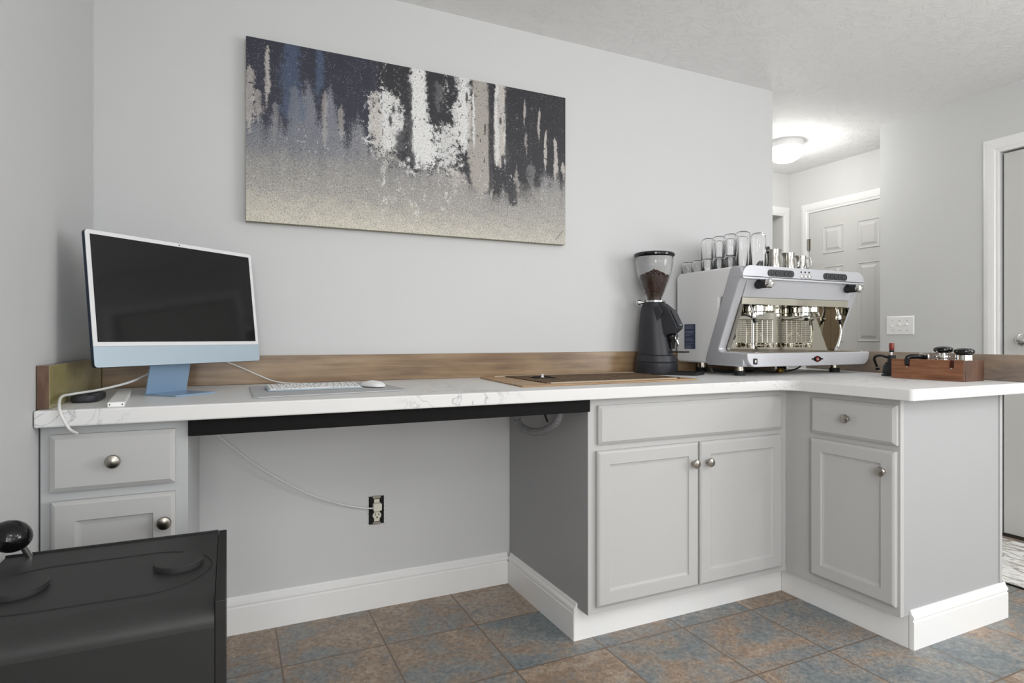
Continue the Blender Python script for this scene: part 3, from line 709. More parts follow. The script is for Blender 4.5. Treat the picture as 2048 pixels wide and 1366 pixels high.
# ------------------------------------------------------------------ bar mat set in a wooden tray
def slab_mat():
    m = bpy.data.materials.new('bronze_pattern'); m.use_nodes = True; nt = m.node_tree; b = nt.nodes['Principled BSDF']; L = nt.links.new
    mp = mapping(nt, (1, 1, 1)); w_ = nt.nodes.new('ShaderNodeTexWave'); w_.wave_type = 'RINGS'; w_.inputs['Scale'].default_value = 14; w_.inputs['Distortion'].default_value = 9; w_.inputs['Detail'].default_value = 4
    L(mp.outputs[0], w_.inputs['Vector'])
    r = ramp(nt, [(0.2, (52, 42, 36)), (0.5, (96, 76, 58)), (0.8, (136, 112, 86))]); L(w_.outputs['Fac'], r.inputs[0]); L(r.outputs[0], b.inputs['Base Color'])
    b.inputs['Roughness'].default_value = 0.75; b.inputs['Specular IOR Level'].default_value = 0.15; return m
M_tan = wood('tan_wood', [(0.3, (140, 106, 70)), (0.5, (170, 136, 96)), (0.7, (188, 156, 116))], (2, 20, 20), 0.4)
tr = thing('counter_tray', 'flat tan wooden tray with dark patterned insert left of the grinder', 'tray', (1.75, -0.32, ZC))
z0 = ZC+0.0005
MB().prism([(1.312, -0.569), (2.105, -0.540), (2.128, -0.085), (1.353, -0.084)], 'z', z0, z0+0.005).build('tray_board', M_tan, tr, bevel=0.001)
MB().prism([(1.439, -0.500), (2.06, -0.490), (2.105, -0.125), (1.455, -0.112)], 'z', z0+0.005, z0+0.0085).build('patterned_insert', slab_mat(), tr, bevel=0.0008)
e = MB(); e.prism([(1.41, -0.105), (2.11, -0.118), (2.11, -0.108), (1.41, -0.095)], 'z', z0+0.005, z0+0.0095); e.prism([(1.45, -0.520), (2.03, -0.508), (2.03, -0.498), (1.45, -0.510)], 'z', z0+0.005, z0+0.0092)
e.build('pale_rim', mat('pale_rim', (176, 160, 138), 0.6), tr)
cu = MB(); cu.lathe([(0.048, z0+0.0084), (0.052, z0+0.0084), (0.052, z0+0.012), (0.047, z0+0.012), (0.045, z0+0.0088)], (1.553, -0.26, 0), 36, cap=False)
cu.lathe([(0.0, z0+0.0086), (0.046, z0+0.0088), (0.046, z0+0.0089)], (1.553, -0.26, 0), 36); cup = cu.build('round_recess', M_blackgloss, tr, smooth=True)
MB().lathe([(0.009, z0+0.0089), (0.005, z0+0.012), (0.005, z0+0.018), (0.008, z0+0.021), (0.0, z0+0.023)], (1.553, -0.26, 0), 20).build('rinser_nozzle', M_whitepl, cup, smooth=True)

# ------------------------------------------------------------------ hose under the desk
hs = MB(); pts = [(1.425, -.300, .778), (1.424, -.292, .752), (1.428, -.315, .732), (1.436, -.38, .721), (1.446, -.46, .731), (1.456, -.535, .765), (1.462, -.565, .81), (1.463, -.572, .86)]
hs.tube(pts, lambda t: 0.0135+0.0012*math.sin(t*210), 14, 16)
tag(hs.build('drain_hose', mat('grey_hose', (128, 128, 130), 0.5, var=0.03), smooth=True, angle=60), 'grey ribbed hose looping below the worktop beside the cabinet side', 'hose')
cab = MB(); cab.tube([(1.43, -0.505, 0.86), (1.428, -0.51, 0.81), (1.430, -0.53, 0.775)], 0.004, 8)
tag(cab.build('hose_cord', M_black, smooth=True), 'short black cord hanging beside the grey hose', 'cable')

# ------------------------------------------------------------------ coffee grinder
gr = thing('coffee_grinder', 'black coffee grinder with a clear hopper of beans left of the machine', 'coffee grinder', (2.232, -0.125, ZC), math.radians(-60))
def srings(spec, n=36):
    rs = []
    for (cx, cy, z, rx, ry, p) in spec:
        ring = []
        for i in range(n):
            a = 2*PI*i/n; ca, sa = math.cos(a), math.sin(a)
            ring.append((cx+rx*math.copysign(abs(ca)**p, ca), cy+ry*math.copysign(abs(sa)**p, sa), z))
        rs.append(ring)
    return rs
part('foot_base', MB().rings(srings([(0, 0, 0.004, .094, .092, .9), (0, 0, .010, .097, .095, .9), (0, 0, .052, .097, .095, .9), (0, 0, .056, .092, .090, .9), (0, 0, .060, .094, .092, .9), (0, 0, .086, .090, .088, .9), (0, 0, .090, .084, .082, .9)])), M_char, gr, smooth=True)
part('column', MB().rings(srings([(-.004, 0, .088, .080, .078, .85), (-.008, 0, .15, .074, .074, .85), (-.012, 0, .22, .066, .068, .85), (-.014, 0, .29, .058, .060, .85), (-.012, 0, .325, .052, .054, .85), (-.010, 0, .336, .046, .048, .85)])), M_char, gr, smooth=True)
hd = MB(); hd.prism([(.0, .333), (.040, .331), (.078, .300), (.118, .215), (.090, .190), (.062, .182), (.040, .150), (.046, .095), (.030, .085), (.0, .085)], 'y', -.040, .040)
hd = part('dosing_head', hd, M_char, gr, bevel=0.006, seg=3)
sd = MB()
for s_ in (-1, 1): sd.prism([(-.004, .31), (.030, .318), (.052, .29), (.030, .25), (.022, .21), (.034, .16), (.040, .10), (-.004, .10)], 'y', s_*.036, s_*.056)
part('side_cowl', sd, M_char, gr, bevel=0.006, seg=3)
n_ = Vector((.085, 0, .040)).normalized(); 
ps = MB(); ps.prism([(.0815, .2985), (.1165, .2225), (.1190, .2237), (.0840, .2997)], 'y', -.033, .033); scp = part('display', ps, mat('display_black', (40, 42, 50), 0.15, var=0.03), gr)
sl = Vector((.035, 0, -.076)).normalized(); nn = Vector((.076, 0, .035)).normalized()
tm = Matrix((Vector((0, 1, 0)), -sl, nn)).transposed().to_4x4(); tm.translation = Vector((.1175, 0, .2290))
text_mesh('lettering', 'eureka', 0.009, M_text, scp, tm)
sp = MB(); sp.lathe([(0.020, .150), (0.024, .162), (0.024, .180), (0.016, .190)], (.075, 0, 0), 24); sp.lathe([(0.016, .118), (0.020, .150)], (.072, 0, 0), 20); part('spout', sp, M_blackgloss, gr, smooth=True)
part('spout_ring', MB().tube([(.100+.0*math.cos(a), .018*math.cos(a), .168+.018*math.sin(a)) for a in [2*PI*i/16 for i in range(17)]], 0.0022, 8, 2), M_chrome, gr, smooth=True)
fk = MB(); fk.box((.045, -.026, .100), (.062, .026, .108)); fk.box((.060, -.026, .101), (.150, -.018, .107)); fk.box((.060, .018, .101), (.150, .026, .107)); part('portafilter_fork', fk, M_black, gr, bevel=0.002)
part('tamper_pin', MB().tube([(.098, .0, .160), (.103, .004, .140), (.098, .006, .125)], 0.004, 8), M_chrome, gr, smooth=True)
tr_ = MB(); tr_.prism(rrect(.062, .208, -.062, .062, .008), 'z', .0012, .006); tr_.prism([(.062, -.062), (.208, -.062), (.208, -.057), (.062, -.057)], 'z', .006, .014); tr_.prism([(.062, .057), (.208, .057), (.208, .062), (.062, .062)], 'z', .006, .014); tr_.prism([(.203, -.062), (.208, -.062), (.208, .062), (.203, .062)], 'z', .006, .014)
part('catch_tray', tr_, M_black, gr)
col = MB(); col.lathe([(.050, .334), (.054, .337), (.054, .343), (.048, .346), (.036, .349)], (-.010, 0, 0), 36); part('collar', col, M_chrome, gr, smooth=True)
kn = MB(); kn.lathe([(0.006, 0), (0.006, .018), (.012, .020), (.0125, .034), (.010, .037), (0, .037)], (0, 0, 0), 20, 'x')
kn.v = [(-.010+(-(v_[0]+.050))*0.72+v_[1]*0.69, -(v_[0]+.050)*0.69-v_[1]*0.72, .336+v_[2]) for v_ in kn.v]; part('adjuster_knob', kn, M_chrome, gr, smooth=True)
hp = MB(); PR = [(.034, .347), (.036, .360), (.046, .385), (.064, .430), (.080, .480), (.087, .520), (.089, .556)]
inn = [(r_-.0018, z_+.001) for r_, z_ in PR][::-1]
hp.lathe(PR+inn, (-.010, 0, 0), 48, cap=False); part('hopper', hp, M_glass, gr, smooth=True, angle=80)
bn = MB(); bn.lathe([(.0, .349), (.0315, .350), (.0335, .361), (.0435, .386), (.061, .430), (.0700, .458)], (-.010, 0, 0), 48)
M_bean = mat('roasted_beans', (58, 36, 26), 0.35, var=0.6, scale=260, bump=1.0, bscale=190)
bo = part('bean_fill', bn, M_bean, gr, smooth=True); bo['kind'] = 'stuff'; bo['label'] = 'dark roasted coffee beans filling the hopper'
bn = MB(); random.seed(4)
for k in range(330):                       # heap of beans on top and against the glass
    if k < 190:
        rr = .066*math.sqrt(random.random()); a = random.random()*2*PI; c_ = (-.010+rr*math.cos(a), rr*math.sin(a), .460+.030*(1-rr/.066)+random.uniform(-.003, .003))
    else:
        t_ = random.random(); z_ = .37+.088*t_; rr = .0365+(z_-.366)*0.355; a = random.random()*2*PI; c_ = (-.010+rr*math.cos(a), rr*math.sin(a), z_)
    M_ = Matrix.Translation(c_) @ Matrix.Rotation(random.random()*6, 4, 'Z') @ Matrix.Rotation(random.random()*6, 4, 'X')
    bn.m = M_; bn.lathe([(0, -.0052), (.0026, -.0035), (.0034, 0), (.0026, .0035), (0, .0052)], (0, 0, 0), 7)
bn.m = Matrix.Identity(4)
bo = part('loose_beans', bn, mat('bean_brown', (70, 44, 32), 0.3, var=0.3), gr, smooth=True); bo['kind'] = 'stuff'
ld = MB(); ld.lathe([(.085, .548), (.0945, .554), (.0955, .562), (.090, .568), (.060, .574), (.0, .577)], (-.010, 0, 0), 48); part('lid', ld, M_blackgloss, gr, smooth=True)

# ------------------------------------------------------------------ espresso machine
EX0, EX1 = 2.437, 3.232
em_ = thing('espresso_machine', 'silver and white two-group espresso machine on the counter corner', 'espresso machine', (2.83, -0.25, ZC))
hsg = MB(); hsg.prism([(-.024, .965), (-.036, .955), (-.300, .955), (-.312, 1.005), (-.312, 1.258), (-.390, 1.262), (-.405, 1.335), (-.400, 1.385), (-.380, 1.392), (-.046, 1.392), (-.024, 1.375)], 'x', EX0+.001, EX1-.001)
hsg.build('housing', M_whitebody, em_, bevel=0.010, seg=4, smooth=True, angle=50)
SF = [(-.236, .952), (-.246, .9475), (-.455, .946), (-.463, .952), (-.463, 1.004), (-.455, 1.0085), (-.335, 1.0095), (-.322, 1.014), (-.317, 1.024), (-.4375, 1.322), (-.452, 1.335), (-.455, 1.362), (-.448, 1.380), (-.428, 1.3915), (-.398, 1.3915), (-.386, 1.382), (-.378, 1.362), (-.236, .990), (-.231, .970)]
for (a, b_) in ((EX0-.003, EX0+.043), (EX1-.043, EX1+.003)):
    f = MB(); f.prism(SF, 'x', a, b_); f.build('side_frame', M_silver, em_, bevel=0.007, seg=4, smooth=True, angle=50)
def rr2(x0, x1, z0, z1, rb, rt, n=8):
    pts = []
    for (cx, cz, a0, r) in ((x0+rb, z0+rb, PI, rb), (x1-rb, z0+rb, 1.5*PI, rb), (x1-rt, z1-rt, 0, rt), (x0+rt, z1-rt, PI/2, rt)):
        for i in range(n+1): a = a0+PI/2*i/n; pts.append((cx+r*math.cos(a), cz+r*math.sin(a)))
    return pts
f = MB(); f.prism(rr2(EX0-.004, EX1+.004, .9455, 1.0065, .048, .006), 'y', -.487, -.440); tf = f.build('tray_front', M_silver, em_, bevel=0.004, seg=3, smooth=True, angle=50)
f = MB(); f.prism(rr2(EX0-.004, EX1+.004, 1.334, 1.3925, .010, .050), 'y', -.460, -.405); f.build('control_fascia', M_silver, em_, bevel=0.006, seg=4, smooth=True, angle=50)
f = MB(); f.prism([(-.436, 1.335), (-.443, 1.335), (-.414, 1.256), (-.400, 1.256)], 'x', EX0+.044, EX1-.044); f.build('upper_panel', M_silver, em_, bevel=0.001)
f = MB(); f.prism([(-.411, 1.2555), (-.409, 1.224), (-.313, 1.222), (-.313, 1.2555)], 'x', EX0+.046, EX1-.046); f.build('hood_strip', M_brass, em_, bevel=0.001)
MB().box((EX0+.044, -.317, 1.009), (EX1-.044, -.3125, 1.222)).build('back_panel', M_mirror, em_)
for (a, b_) in ((EX0+.0435, EX0+.0465), (EX1-.0465, EX1-.0435)):
    MB().prism([(-.3175, 1.010), (-.335, 1.010), (-.4190, 1.222), (-.3175, 1.222)], 'x', a, b_).build('side_liner', M_mirror, em_)
f = MB(); f.box((EX0+.046, -.440, .985), (EX1-.046, -.3175, 1.0005))
for k in range(56): x = EX0+.060+k*(EX1-EX0-.120)/55; f.box((x, -.478, 1.0075), (x+.005, -.320, 1.0105))
f.box((EX0+.05, -.480, 1.0068), (EX1-.05, -.474, 1.0115)); f.box((EX0+.05, -.324, 1.0068), (EX1-.05, -.318, 1.0115))
f.build('drip_grate', M_brass, em_)
for gx in (2.615, 2.915):
    g_ = MB(); g_.lathe([(.036, 1.222), (.040, 1.218), (.040, 1.196), (.036, 1.192), (.036, 1.180), (.030, 1.176)], (gx, -.368, 0), 36); g_.build('group_head', M_chrome, em_, smooth=True)
    g_ = MB(); g_.lathe([(.030, 1.222), (.030, 1.200), (.022, 1.190)], (gx+.085, -.355, 0), 28); g_.build('group_nozzle', M_brass, em_, smooth=True)
# folding wire cup racks
for (xa, xb) in ((2.575, 2.742), (2.838, 3.000)):
    wr = MB(); y_ = -.345; za, zb = 1.050, 1.158
    for z in (za, zb): wr.tube([(xa, y_, z), (xb, y_, z)], 0.0020, 6, 0)
    for k in range(1, 12): z = za+(zb-za)*k/12; wr.tube([(xa, y_, z), (xb, y_, z)], 0.0012, 5, 0)
    for k in range(6): x = xa+(xb-xa)*k/5; wr.tube([(x, y_, za), (x, y_, zb)], 0.0012, 6, 0)
    for x in (xa, xb): wr.tube([(x, y_, zb), (x, -.319, zb)], 0.002, 6, 0); wr.tube([(x, y_, za), (x, -.319, za)], 0.002, 6, 0)
    wr.build('wire_rack', M_brass, em_, smooth=True)
    wb = MB()
    for x in (xa+.02, xb-.02): wb.lathe([(.018, 1.028), (.020, 1.034), (.020, 1.046), (.016, 1.050)], (x, -.345, 0), 20)
    wb.box((xa+.02, -.350, 1.036), (xb-.02, -.344, 1.042)); wb.build('rack_bracket', M_brass, em_, smooth=True)
# steam wands
wd = MB(); wd.lathe([(0, 1.158), (.012, 1.162), (.014, 1.172), (.012, 1.184), (0, 1.188)], (2.560, -.400, 0), 20); wd.tube([(2.56, -.400, 1.16), (2.556, -.402, 1.10), (2.553, -.404, 1.030)], 0.0045, 10); wd.tube([(2.560, -.385, 1.222), (2.560, -.398, 1.185)], 0.006, 10, 0)
wd.lathe([(.0075, 1.022), (.0085, 1.030), (.0045, 1.045)], (2.553, -.404, 0), 16)
st = wd.build('steam_wand', M_chrome, em_, smooth=True)
gh = MB(); gh.tube([(2.553, -.402, 1.166), (2.500, -.400, 1.178), (2.490, -.395, 1.182)], 0.0035, 8); gh.tube([(2.561, -.404, 1.160), (2.563, -.410, 1.142)], 0.009, 10, 0); gh.build('wand_grip', M_blackgloss, st, smooth=True)
wd = MB(); wd.lathe([(0, 1.158), (.012, 1.162), (.014, 1.172), (.012, 1.184), (0, 1.188)], (3.140, -.395, 0), 20); wd.tube([(3.14, -.395, 1.16), (3.152, -.397, 1.10), (3.130, -.397, 1.030)], 0.0045, 10); wd.tube([(3.14, -.385, 1.222), (3.14, -.395, 1.185)], 0.006, 10, 0)
st = wd.build('steam_wand', M_chrome, em_, smooth=True)
MB().tube([(3.14, -.398, 1.168), (3.145, -.405, 1.140)], 0.0085, 10, 0).build('wand_grip', M_blackgloss, st, smooth=True)
wd = MB(); wd.tube([(3.03, -.360, 1.222), (3.035, -.365, 1.185), (3.02, -.372, 1.172), (2.93, -.385, 1.163)], 0.0035, 8); st = wd.build('hot_water_pipe', M_chrome, em_, smooth=True)
MB().lathe([(0, -.008), (.009, -.005), (.011, 0), (.008, .006), (0, .009)], (2.922, -.386, 1.161), 16).build('pipe_tip', M_blackgloss, st, smooth=True)
# steam knobs
for kx in (2.548, 3.140):
    k = MB(); k.lathe([(.020, -.004), (.021, .004), (.019, .008), (.0195, .050), (.018, .052)], (kx, -.440, 1.312), 28, 'y'); ko = k.build('steam_knob', M_black, em_, smooth=True)
    k = MB(); k.lathe([(.0185, .052), (.0215, .056), (.0215, .066), (.017, .074), (.010, .076), (.009, .072), (0, .071)], (kx, -.440, 1.312), 28, 'y'); k.build('knob_cap', M_chrome, ko, smooth=True)
# key pads on the fascia
for (xa, xb) in ((2.583, 2.747), (2.944, 3.108)):
    kp = MB(); kp.prism(stadium((xa+xb)/2, 1.3635, xb-xa, .031), 'y', -.4635, -.4595); kpo = kp.build('key_pad', mat('keypad_grey', (46, 47, 50), 0.4), em_)
    for k in range(5):
        x = xa+.026+k*(xb-xa-.052)/4
        bt = MB(); bt.lathe([(.0100, .4633), (.0100, .4655), (.0075, .4662), (.0, .4662)], (x, 0, 1.3635), 18, 'y'); bo = bt.build('button', M_char, kpo, smooth=True)
        MB().lathe([(.0045, .4660), (.0045, .4672), (0, .4676)], (x, 0, 1.3635), 12, 'y').build('button_dot', M_chrome, bo, smooth=True)
for k in range(3):
    x = 2.800+k*.026
    MB().lathe([(.0095, .4590), (.0095, .4640), (.006, .4655), (0, .4655)], (x, 0, 1.356), 18, 'y').build('rocker_button', M_chrome, em_, smooth=True)
    MB().lathe([(.0045, .4590), (.0045, .4606), (0, .4608)], (x-.004, 0, 1.376), 12, 'y').build('indicator', M_blackgloss, em_, smooth=True)
# gauge, sticker, badge, power switch
gg = MB(); gg.lathe([(.021, .3165), (.022, .320), (.020, .324), (.0, .3242)], (2.512, 0, 1.083), 28, 'y'); g2 = gg.build('pressure_gauge', M_blackgloss, em_, smooth=True)
gn = MB(); gn.box((2.5112, -.3252, 1.078), (2.5128, -.3243, 1.098)); gn.lathe([(.004, .3243), (.003, .3258), (0, .326)], (2.512, 0, 1.080), 12, 'y')
for k in range(9): a = math.radians(-30+30*k); gn.box((2.512+.016*math.cos(a)-.0008, -.3250, 1.083+.016*math.sin(a)-.0008), (2.512+.016*math.cos(a)+.0008, -.3243, 1.083+.016*math.sin(a)+.0008))
gn.build('gauge_needle', M_text, g2)
sk = MB().box((EX0+.0008, -.160, 1.020), (EX0-.0004, -.085, 1.140)); sk = sk.build('instruction_sticker', M_navy, em_)
ln = MB()
random.seed(5)
for k in range(17):
    z = 1.133-k*.0067
    if k in (3, 8, 12): continue
    ln.box((EX0-.0004, -.092, z), (EX0-.0008, -.092-random.uniform(.035, .060), z-.0022))
ln.build('printed_lines', mat('sticker_print', (150, 158, 178), 0.5), sk)
bd = MB(); bx, bz = 2.868, .976
bd.prism([(bx-.030, bz), (bx-.018, bz+.009), (bx, bz+.015), (bx+.018, bz+.009), (bx+.030, bz), (bx+.018, bz-.009), (bx, bz-.015), (bx-.018, bz-.009)], 'y', -.4895, -.4872)
for s_ in (-1, 1): bd.lathe([(.0, .4872), (.0035, .4872), (.0035, .4893), (0, .4893)], (bx+s_*.034, 0, bz), 10, 'y')
bdo = bd.build('badge', M_blackgloss, em_)
MB().lathe([(.0, .4894), (.011, .4894), (.011, .4900), (0, .4900)], (bx, 0, bz), 24, 'y').build('badge_disc', M_red, bdo)
tm = Matrix.Rotation(PI/2, 4, 'X'); tm.translation = Vector((bx, -.4905, bz))-Vector(em_.location)
text_mesh('badge_lettering', 'wega', 0.0085, M_text, bdo, tm)
ps = MB(); ps.prism(rrect(2.466, 2.489, .957, .983, .004), 'y', -.4895, -.4868); pso = ps.build('power_switch', M_black, em_)
MB().lathe([(.006, .4894), (.006, .4905), (.004, .4912), (0, .4912)], (2.479, 0, .970), 16, 'y').build('switch_dial', M_chrome, pso, smooth=True)
for (x, y) in ((2.484, -.392), (3.122, -.385), (2.56, -.07), (3.122, -.07)):
    MB().lathe([(.0235, .9045), (.0235, .922), (.021, .926)], (x, y, 0), 24).build('rubber_foot', M_rubber, em_, smooth=True)
    MB().lathe([(.020, .926), (.020, .9555)], (x, y, 0), 24).build('steel_leg', M_brass, em_, smooth=True)
# clear cup guard along the top
g_ = MB(); g_.prism(rr2(2.93, 3.150, 1.3927, 1.437, .001, .020), 'y', -.372, -.368)
g_.build('cup_guard', M_plexi, em_)
# pipes and clutter below the machine
cab = MB(); cab.tube([(2.62, -.30, .93), (2.72, -.34, .912), (2.83, -.33, .910), (2.95, -.30, .918), (3.05, -.25, .93)], 0.004, 8)
cab.tube([(2.50, -.16, .93), (2.58, -.22, .910), (2.70, -.24, .910), (2.80, -.20, .92)], 0.006, 8); cab.build('supply_hose', M_black, em_, smooth=True)
MB().lathe([(.010, -.020), (.012, -.012), (.012, .012), (.008, .020)], (2.79, -.35, .918), 14, 'x').build('brass_fitting', mat('brass', (170, 140, 70), 0.25, 1.0), em_, smooth=True)
MB().prism([(-.235, .9045), (-.250, .9045), (-.215, .955), (-.200, .955)], 'x', 2.47, 2.474).build('drain_bracket', M_nickel, em_)

# ------------------------------------------------------------------ cups on the machine
ZT = 1.3925
def lathe_glass(name, prof, th, label, group, loc):
    t_ = thing(name, label, 'glass', loc, 0, group)
    return t_
def tall_glass(loc, label):
    t_ = thing('tall_glass', label, 'glass', loc, 0, 'tall clear glasses upside down on the espresso machine')
    out = [(.0345, 0), (.0345, .140), (.0335, .154), (.029, .164), (.020, .1690), (0, .170)]
    inn = [(0, .1655), (.019, .1645), (.0270, .1600), (.0312, .152), (.0328, .139), (.0332, .0005), (.0342, .0)]
    m_ = MB(); m_.lathe(out+inn, (0, 0, 0), 32, cap=False); part('glass_body', m_, M_glass, t_, smooth=True, angle=80)
    return t_
def short_glass(loc, label):
    t_ = thing('short_glass', label, 'glass', loc, 0, 'short clear glasses upside down on the espresso machine')
    out = [(.0285, 0), (.0285, .038), (.026, .050), (.020, .056), (0, .057)]
    inn = [(0, .053), (.018, .052), (.0238, .0475), (.0268, .037), (.0273, .0005), (.028, 0)]
    m_ = MB(); m_.lathe(out+inn, (0, 0, 0), 28, cap=False); part('glass_body', m_, M_glass, t_, smooth=True, angle=80)
    return t_
tl = ['tall clear glass nearest the machine front in the left row', 'second tall clear glass from the machine front, left row', 'third tall clear glass from the machine front, left row', 'tall clear glass nearest the back wall in the left row']
for k, y in enumerate((-.350, -.277, -.204, -.131)): tall_glass((2.548, y, ZT), tl[k])
tall_glass((2.645, -.350, ZT), 'tall clear glass standing left of the black portafilter handle')
tall_glass((2.622, -.270, ZT), 'tall clear glass behind and between the two front tall glasses')
tall_glass((2.622, -.196, ZT), 'tall clear glass of the back row, third from the machine front')
tall_glass((2.622, -.122, ZT), 'tall clear glass of the back row, nearest the back wall')
sl_ = ['short clear glass nearest the machine front by its left edge', 'second short clear glass from the machine front', 'third short clear glass from the machine front', 'fourth short clear glass from the machine front', 'short clear glass nearest the grinder hopper']
for k, y in enumerate((-.345, -.275, -.205, -.135, -.065)): short_glass((2.474, y, ZT), sl_[k])

def pitcher(name, loc, rz, r, h, label, black=False):
    t_ = thing(name, label, 'milk jug', loc, rz, 'steel milk jugs on the espresso machine')
    out = [(0, 0), (r*.95, 0), (r, .004), (r*.98, h*.35), (r*.86, h*.62), (r*.82, h*.8), (r*.86, h)]
    inn = [(r*.84, h), (r*.80, h*.8), (r*.84, h*.62), (r*.95, h*.35), (r*.95, .006), (0, .005)]
    m_ = MB(); n = 32; m_.lathe(out+inn, (0, 0, 0), n, cap=False)
    vs = []
    for (x, y, z) in m_.v:
        if z > h*.75 and x > r*.4: x += (z/h-.75)*4*r*.45*(x/r)**3          # poured lip
        vs.append((x, y, z))
    m_.v = vs; part('jug_body', m_, M_steel, t_, smooth=True, angle=60)
    m_ = MB(); m_.tube([(-r*.84, 0, h*.86), (-r*1.35, 0, h*.90), (-r*1.62, 0, h*.70), (-r*1.45, 0, h*.38), (-r*.95, 0, h*.22)], 0.0045, 8); part('handle', m_, M_blackgloss if black else M_chrome, t_, smooth=True)
    return t_
pitcher('milk_jug', (2.800, -.300, ZT), math.radians(-20), .036, .108, 'largest steel milk jug with black handle behind the left key pad', True)
pitcher('milk_jug', (2.893, -.310, ZT), math.radians(150), .031, .096, 'medium steel milk jug in the middle of the jugs')
pitcher('milk_jug', (2.968, -.320, ZT), math.radians(140), .026, .084, 'smallest steel milk jug, rightmost on the machine')
pf = thing('portafilter', 'steel portafilter with raised black handle behind the tall glasses', 'portafilter', (2.735, -.205, ZT))
part('basket', MB().lathe([(0, 0), (.026, .0), (.033, .010), (.034, .030), (.036, .032)], (0, 0, 0), 28), M_chrome, pf, smooth=True)
part('handle', MB().tube([(-.020, -.02, .028), (-.035, -.04, .050), (.010, -.045, .085), (.060, -.03, .112), (.118, -.015, .130)], lambda t: .006+.004*t, 12), M_black, pf, smooth=True)

# ------------------------------------------------------------------ tamping station
M_wal = wood('walnut', [(0.3, (92, 58, 38)), (0.45, (128, 82, 56)), (0.55, (142, 96, 68)), (0.66, (112, 70, 46)), (0.8, (98, 62, 42))], (24, 1.6, 30), 0.35, 2.4, 0.2)
tb = thing('tamping_station', 'reddish brown wooden tamping block on the peninsula worktop', 'tamping station', (3.02, -0.91, ZC))
bx0, bx1, by0, by1, bz = 2.952, 3.090, -1.055, -0.778, ZC+.0815
b = MB(); z0 = ZC+.001
def slotted(slots, x):
    pts = [(by0, z0), (by1, z0), (by1, bz)]
    for (a, b_, d) in sorted(slots, reverse=True): pts += [(b_, bz), (b_, bz-d)]+[( (a+b_)/2+(b_-a)/2*math.cos(PI*i/6), bz-d-(b_-a)/2*math.sin(PI*i/6)) for i in range(1, 6)]+[(a, bz-d), (a, bz)]
    pts.append((by0, bz)); return pts
slots = [(-.853, -.832, .024), (-1.022, -1.001, .024)]
b.prism(slotted(slots, 0), 'x', bx0, bx0+.012); b.box((bx0+.014, by0, z0), (bx1, by1, bz-.0005)); b.box((bx0+.012, by0, z0), (bx0+.0145, by1, z0+.04))
b.box((bx0+.012, by0, z0), (bx0+.0145, by0+.02, bz)); wbk = b.build('wood_block', M_wal, tb)
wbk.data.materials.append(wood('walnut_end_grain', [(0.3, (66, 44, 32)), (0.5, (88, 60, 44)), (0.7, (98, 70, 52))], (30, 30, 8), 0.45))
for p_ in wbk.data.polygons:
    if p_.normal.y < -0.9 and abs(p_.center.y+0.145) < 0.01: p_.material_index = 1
for (a, b_, d) in slots: MB().box((bx0+.0125, a-.002, bz-.038), (bx0+.0145, b_+.002, bz-.0006)).build('slot_lining', mat('slot_brown', (70, 32, 20), 0.5), tb)
for (a, b_, d) in slots:
    sc = MB(); q = MB().lathe([(.0062, .012), (.0062, .006), (.004, .002), (0, .001)], (0, 0, 0), 14, 'x'); sc.add([(bx0+v_[0]-.0005, (a+b_)/2+v_[1], bz-.033+v_[2]*.7) for v_ in q.v], q.f); sc.build('slot_screw', M_chrome, tb, smooth=True)
def tamper(loc, label, high):
    t_ = thing('tamper', label, 'tamper', loc, 0, 'tampers standing in the wooden block')
    if high: part('tamper_base', MB().lathe([(.030, 0), (.030, .004), (.022, .005), (.0165, .008), (.0165, .026), (.012, .030)], (0, 0, 0), 32), M_chrome, t_, smooth=True); part('flange', MB().lathe([(.034, .010), (.034, .015), (.017, .016)], (0, 0, 0), 32, cap=False), M_chrome, t_, smooth=True); h0 = .026
    else: part('tamper_base', MB().lathe([(.030, 0), (.030, .020), (.027, .022)], (0, 0, 0), 32), M_chrome, t_, smooth=True); h0 = .020
    part('handle', MB().lathe([(.010, h0), (.025, h0+.002), (.0325, h0+.008), (.0340, h0+.014), (.0315, h0+.021), (.021, h0+.026), (0, h0+.0275)], (0, 0, 0), 36), M_blackgloss, t_, smooth=True)
tamper((3.02, -.945, ZC+.0815), 'taller tamper with black mushroom handle near the block middle', True)
tamper((3.02, -1.022, ZC+.0815), 'lower tamper with black handle at the block right end', False)
ph = thing('portafilter', 'portafilter lying in the wooden block with black handle in the left slot', 'portafilter', (3.0, -.845, ZC+.0815))
part('handle', MB().tube([(-.046, .002, -.020), (-.047, .002, .000), (-.040, -.004, .009), (-.020, -.022, .011), (0.01, -.040, .008)], lambda t: .0085+.002*math.sin(PI*t), 12), M_blackgloss, ph, smooth=True)
part('basket', MB().lathe([(.022, 0), (.022, .012), (.019, .020), (.008, .026), (0, .027)], (.030, -.020, 0), 28), M_nickel, ph, smooth=True)

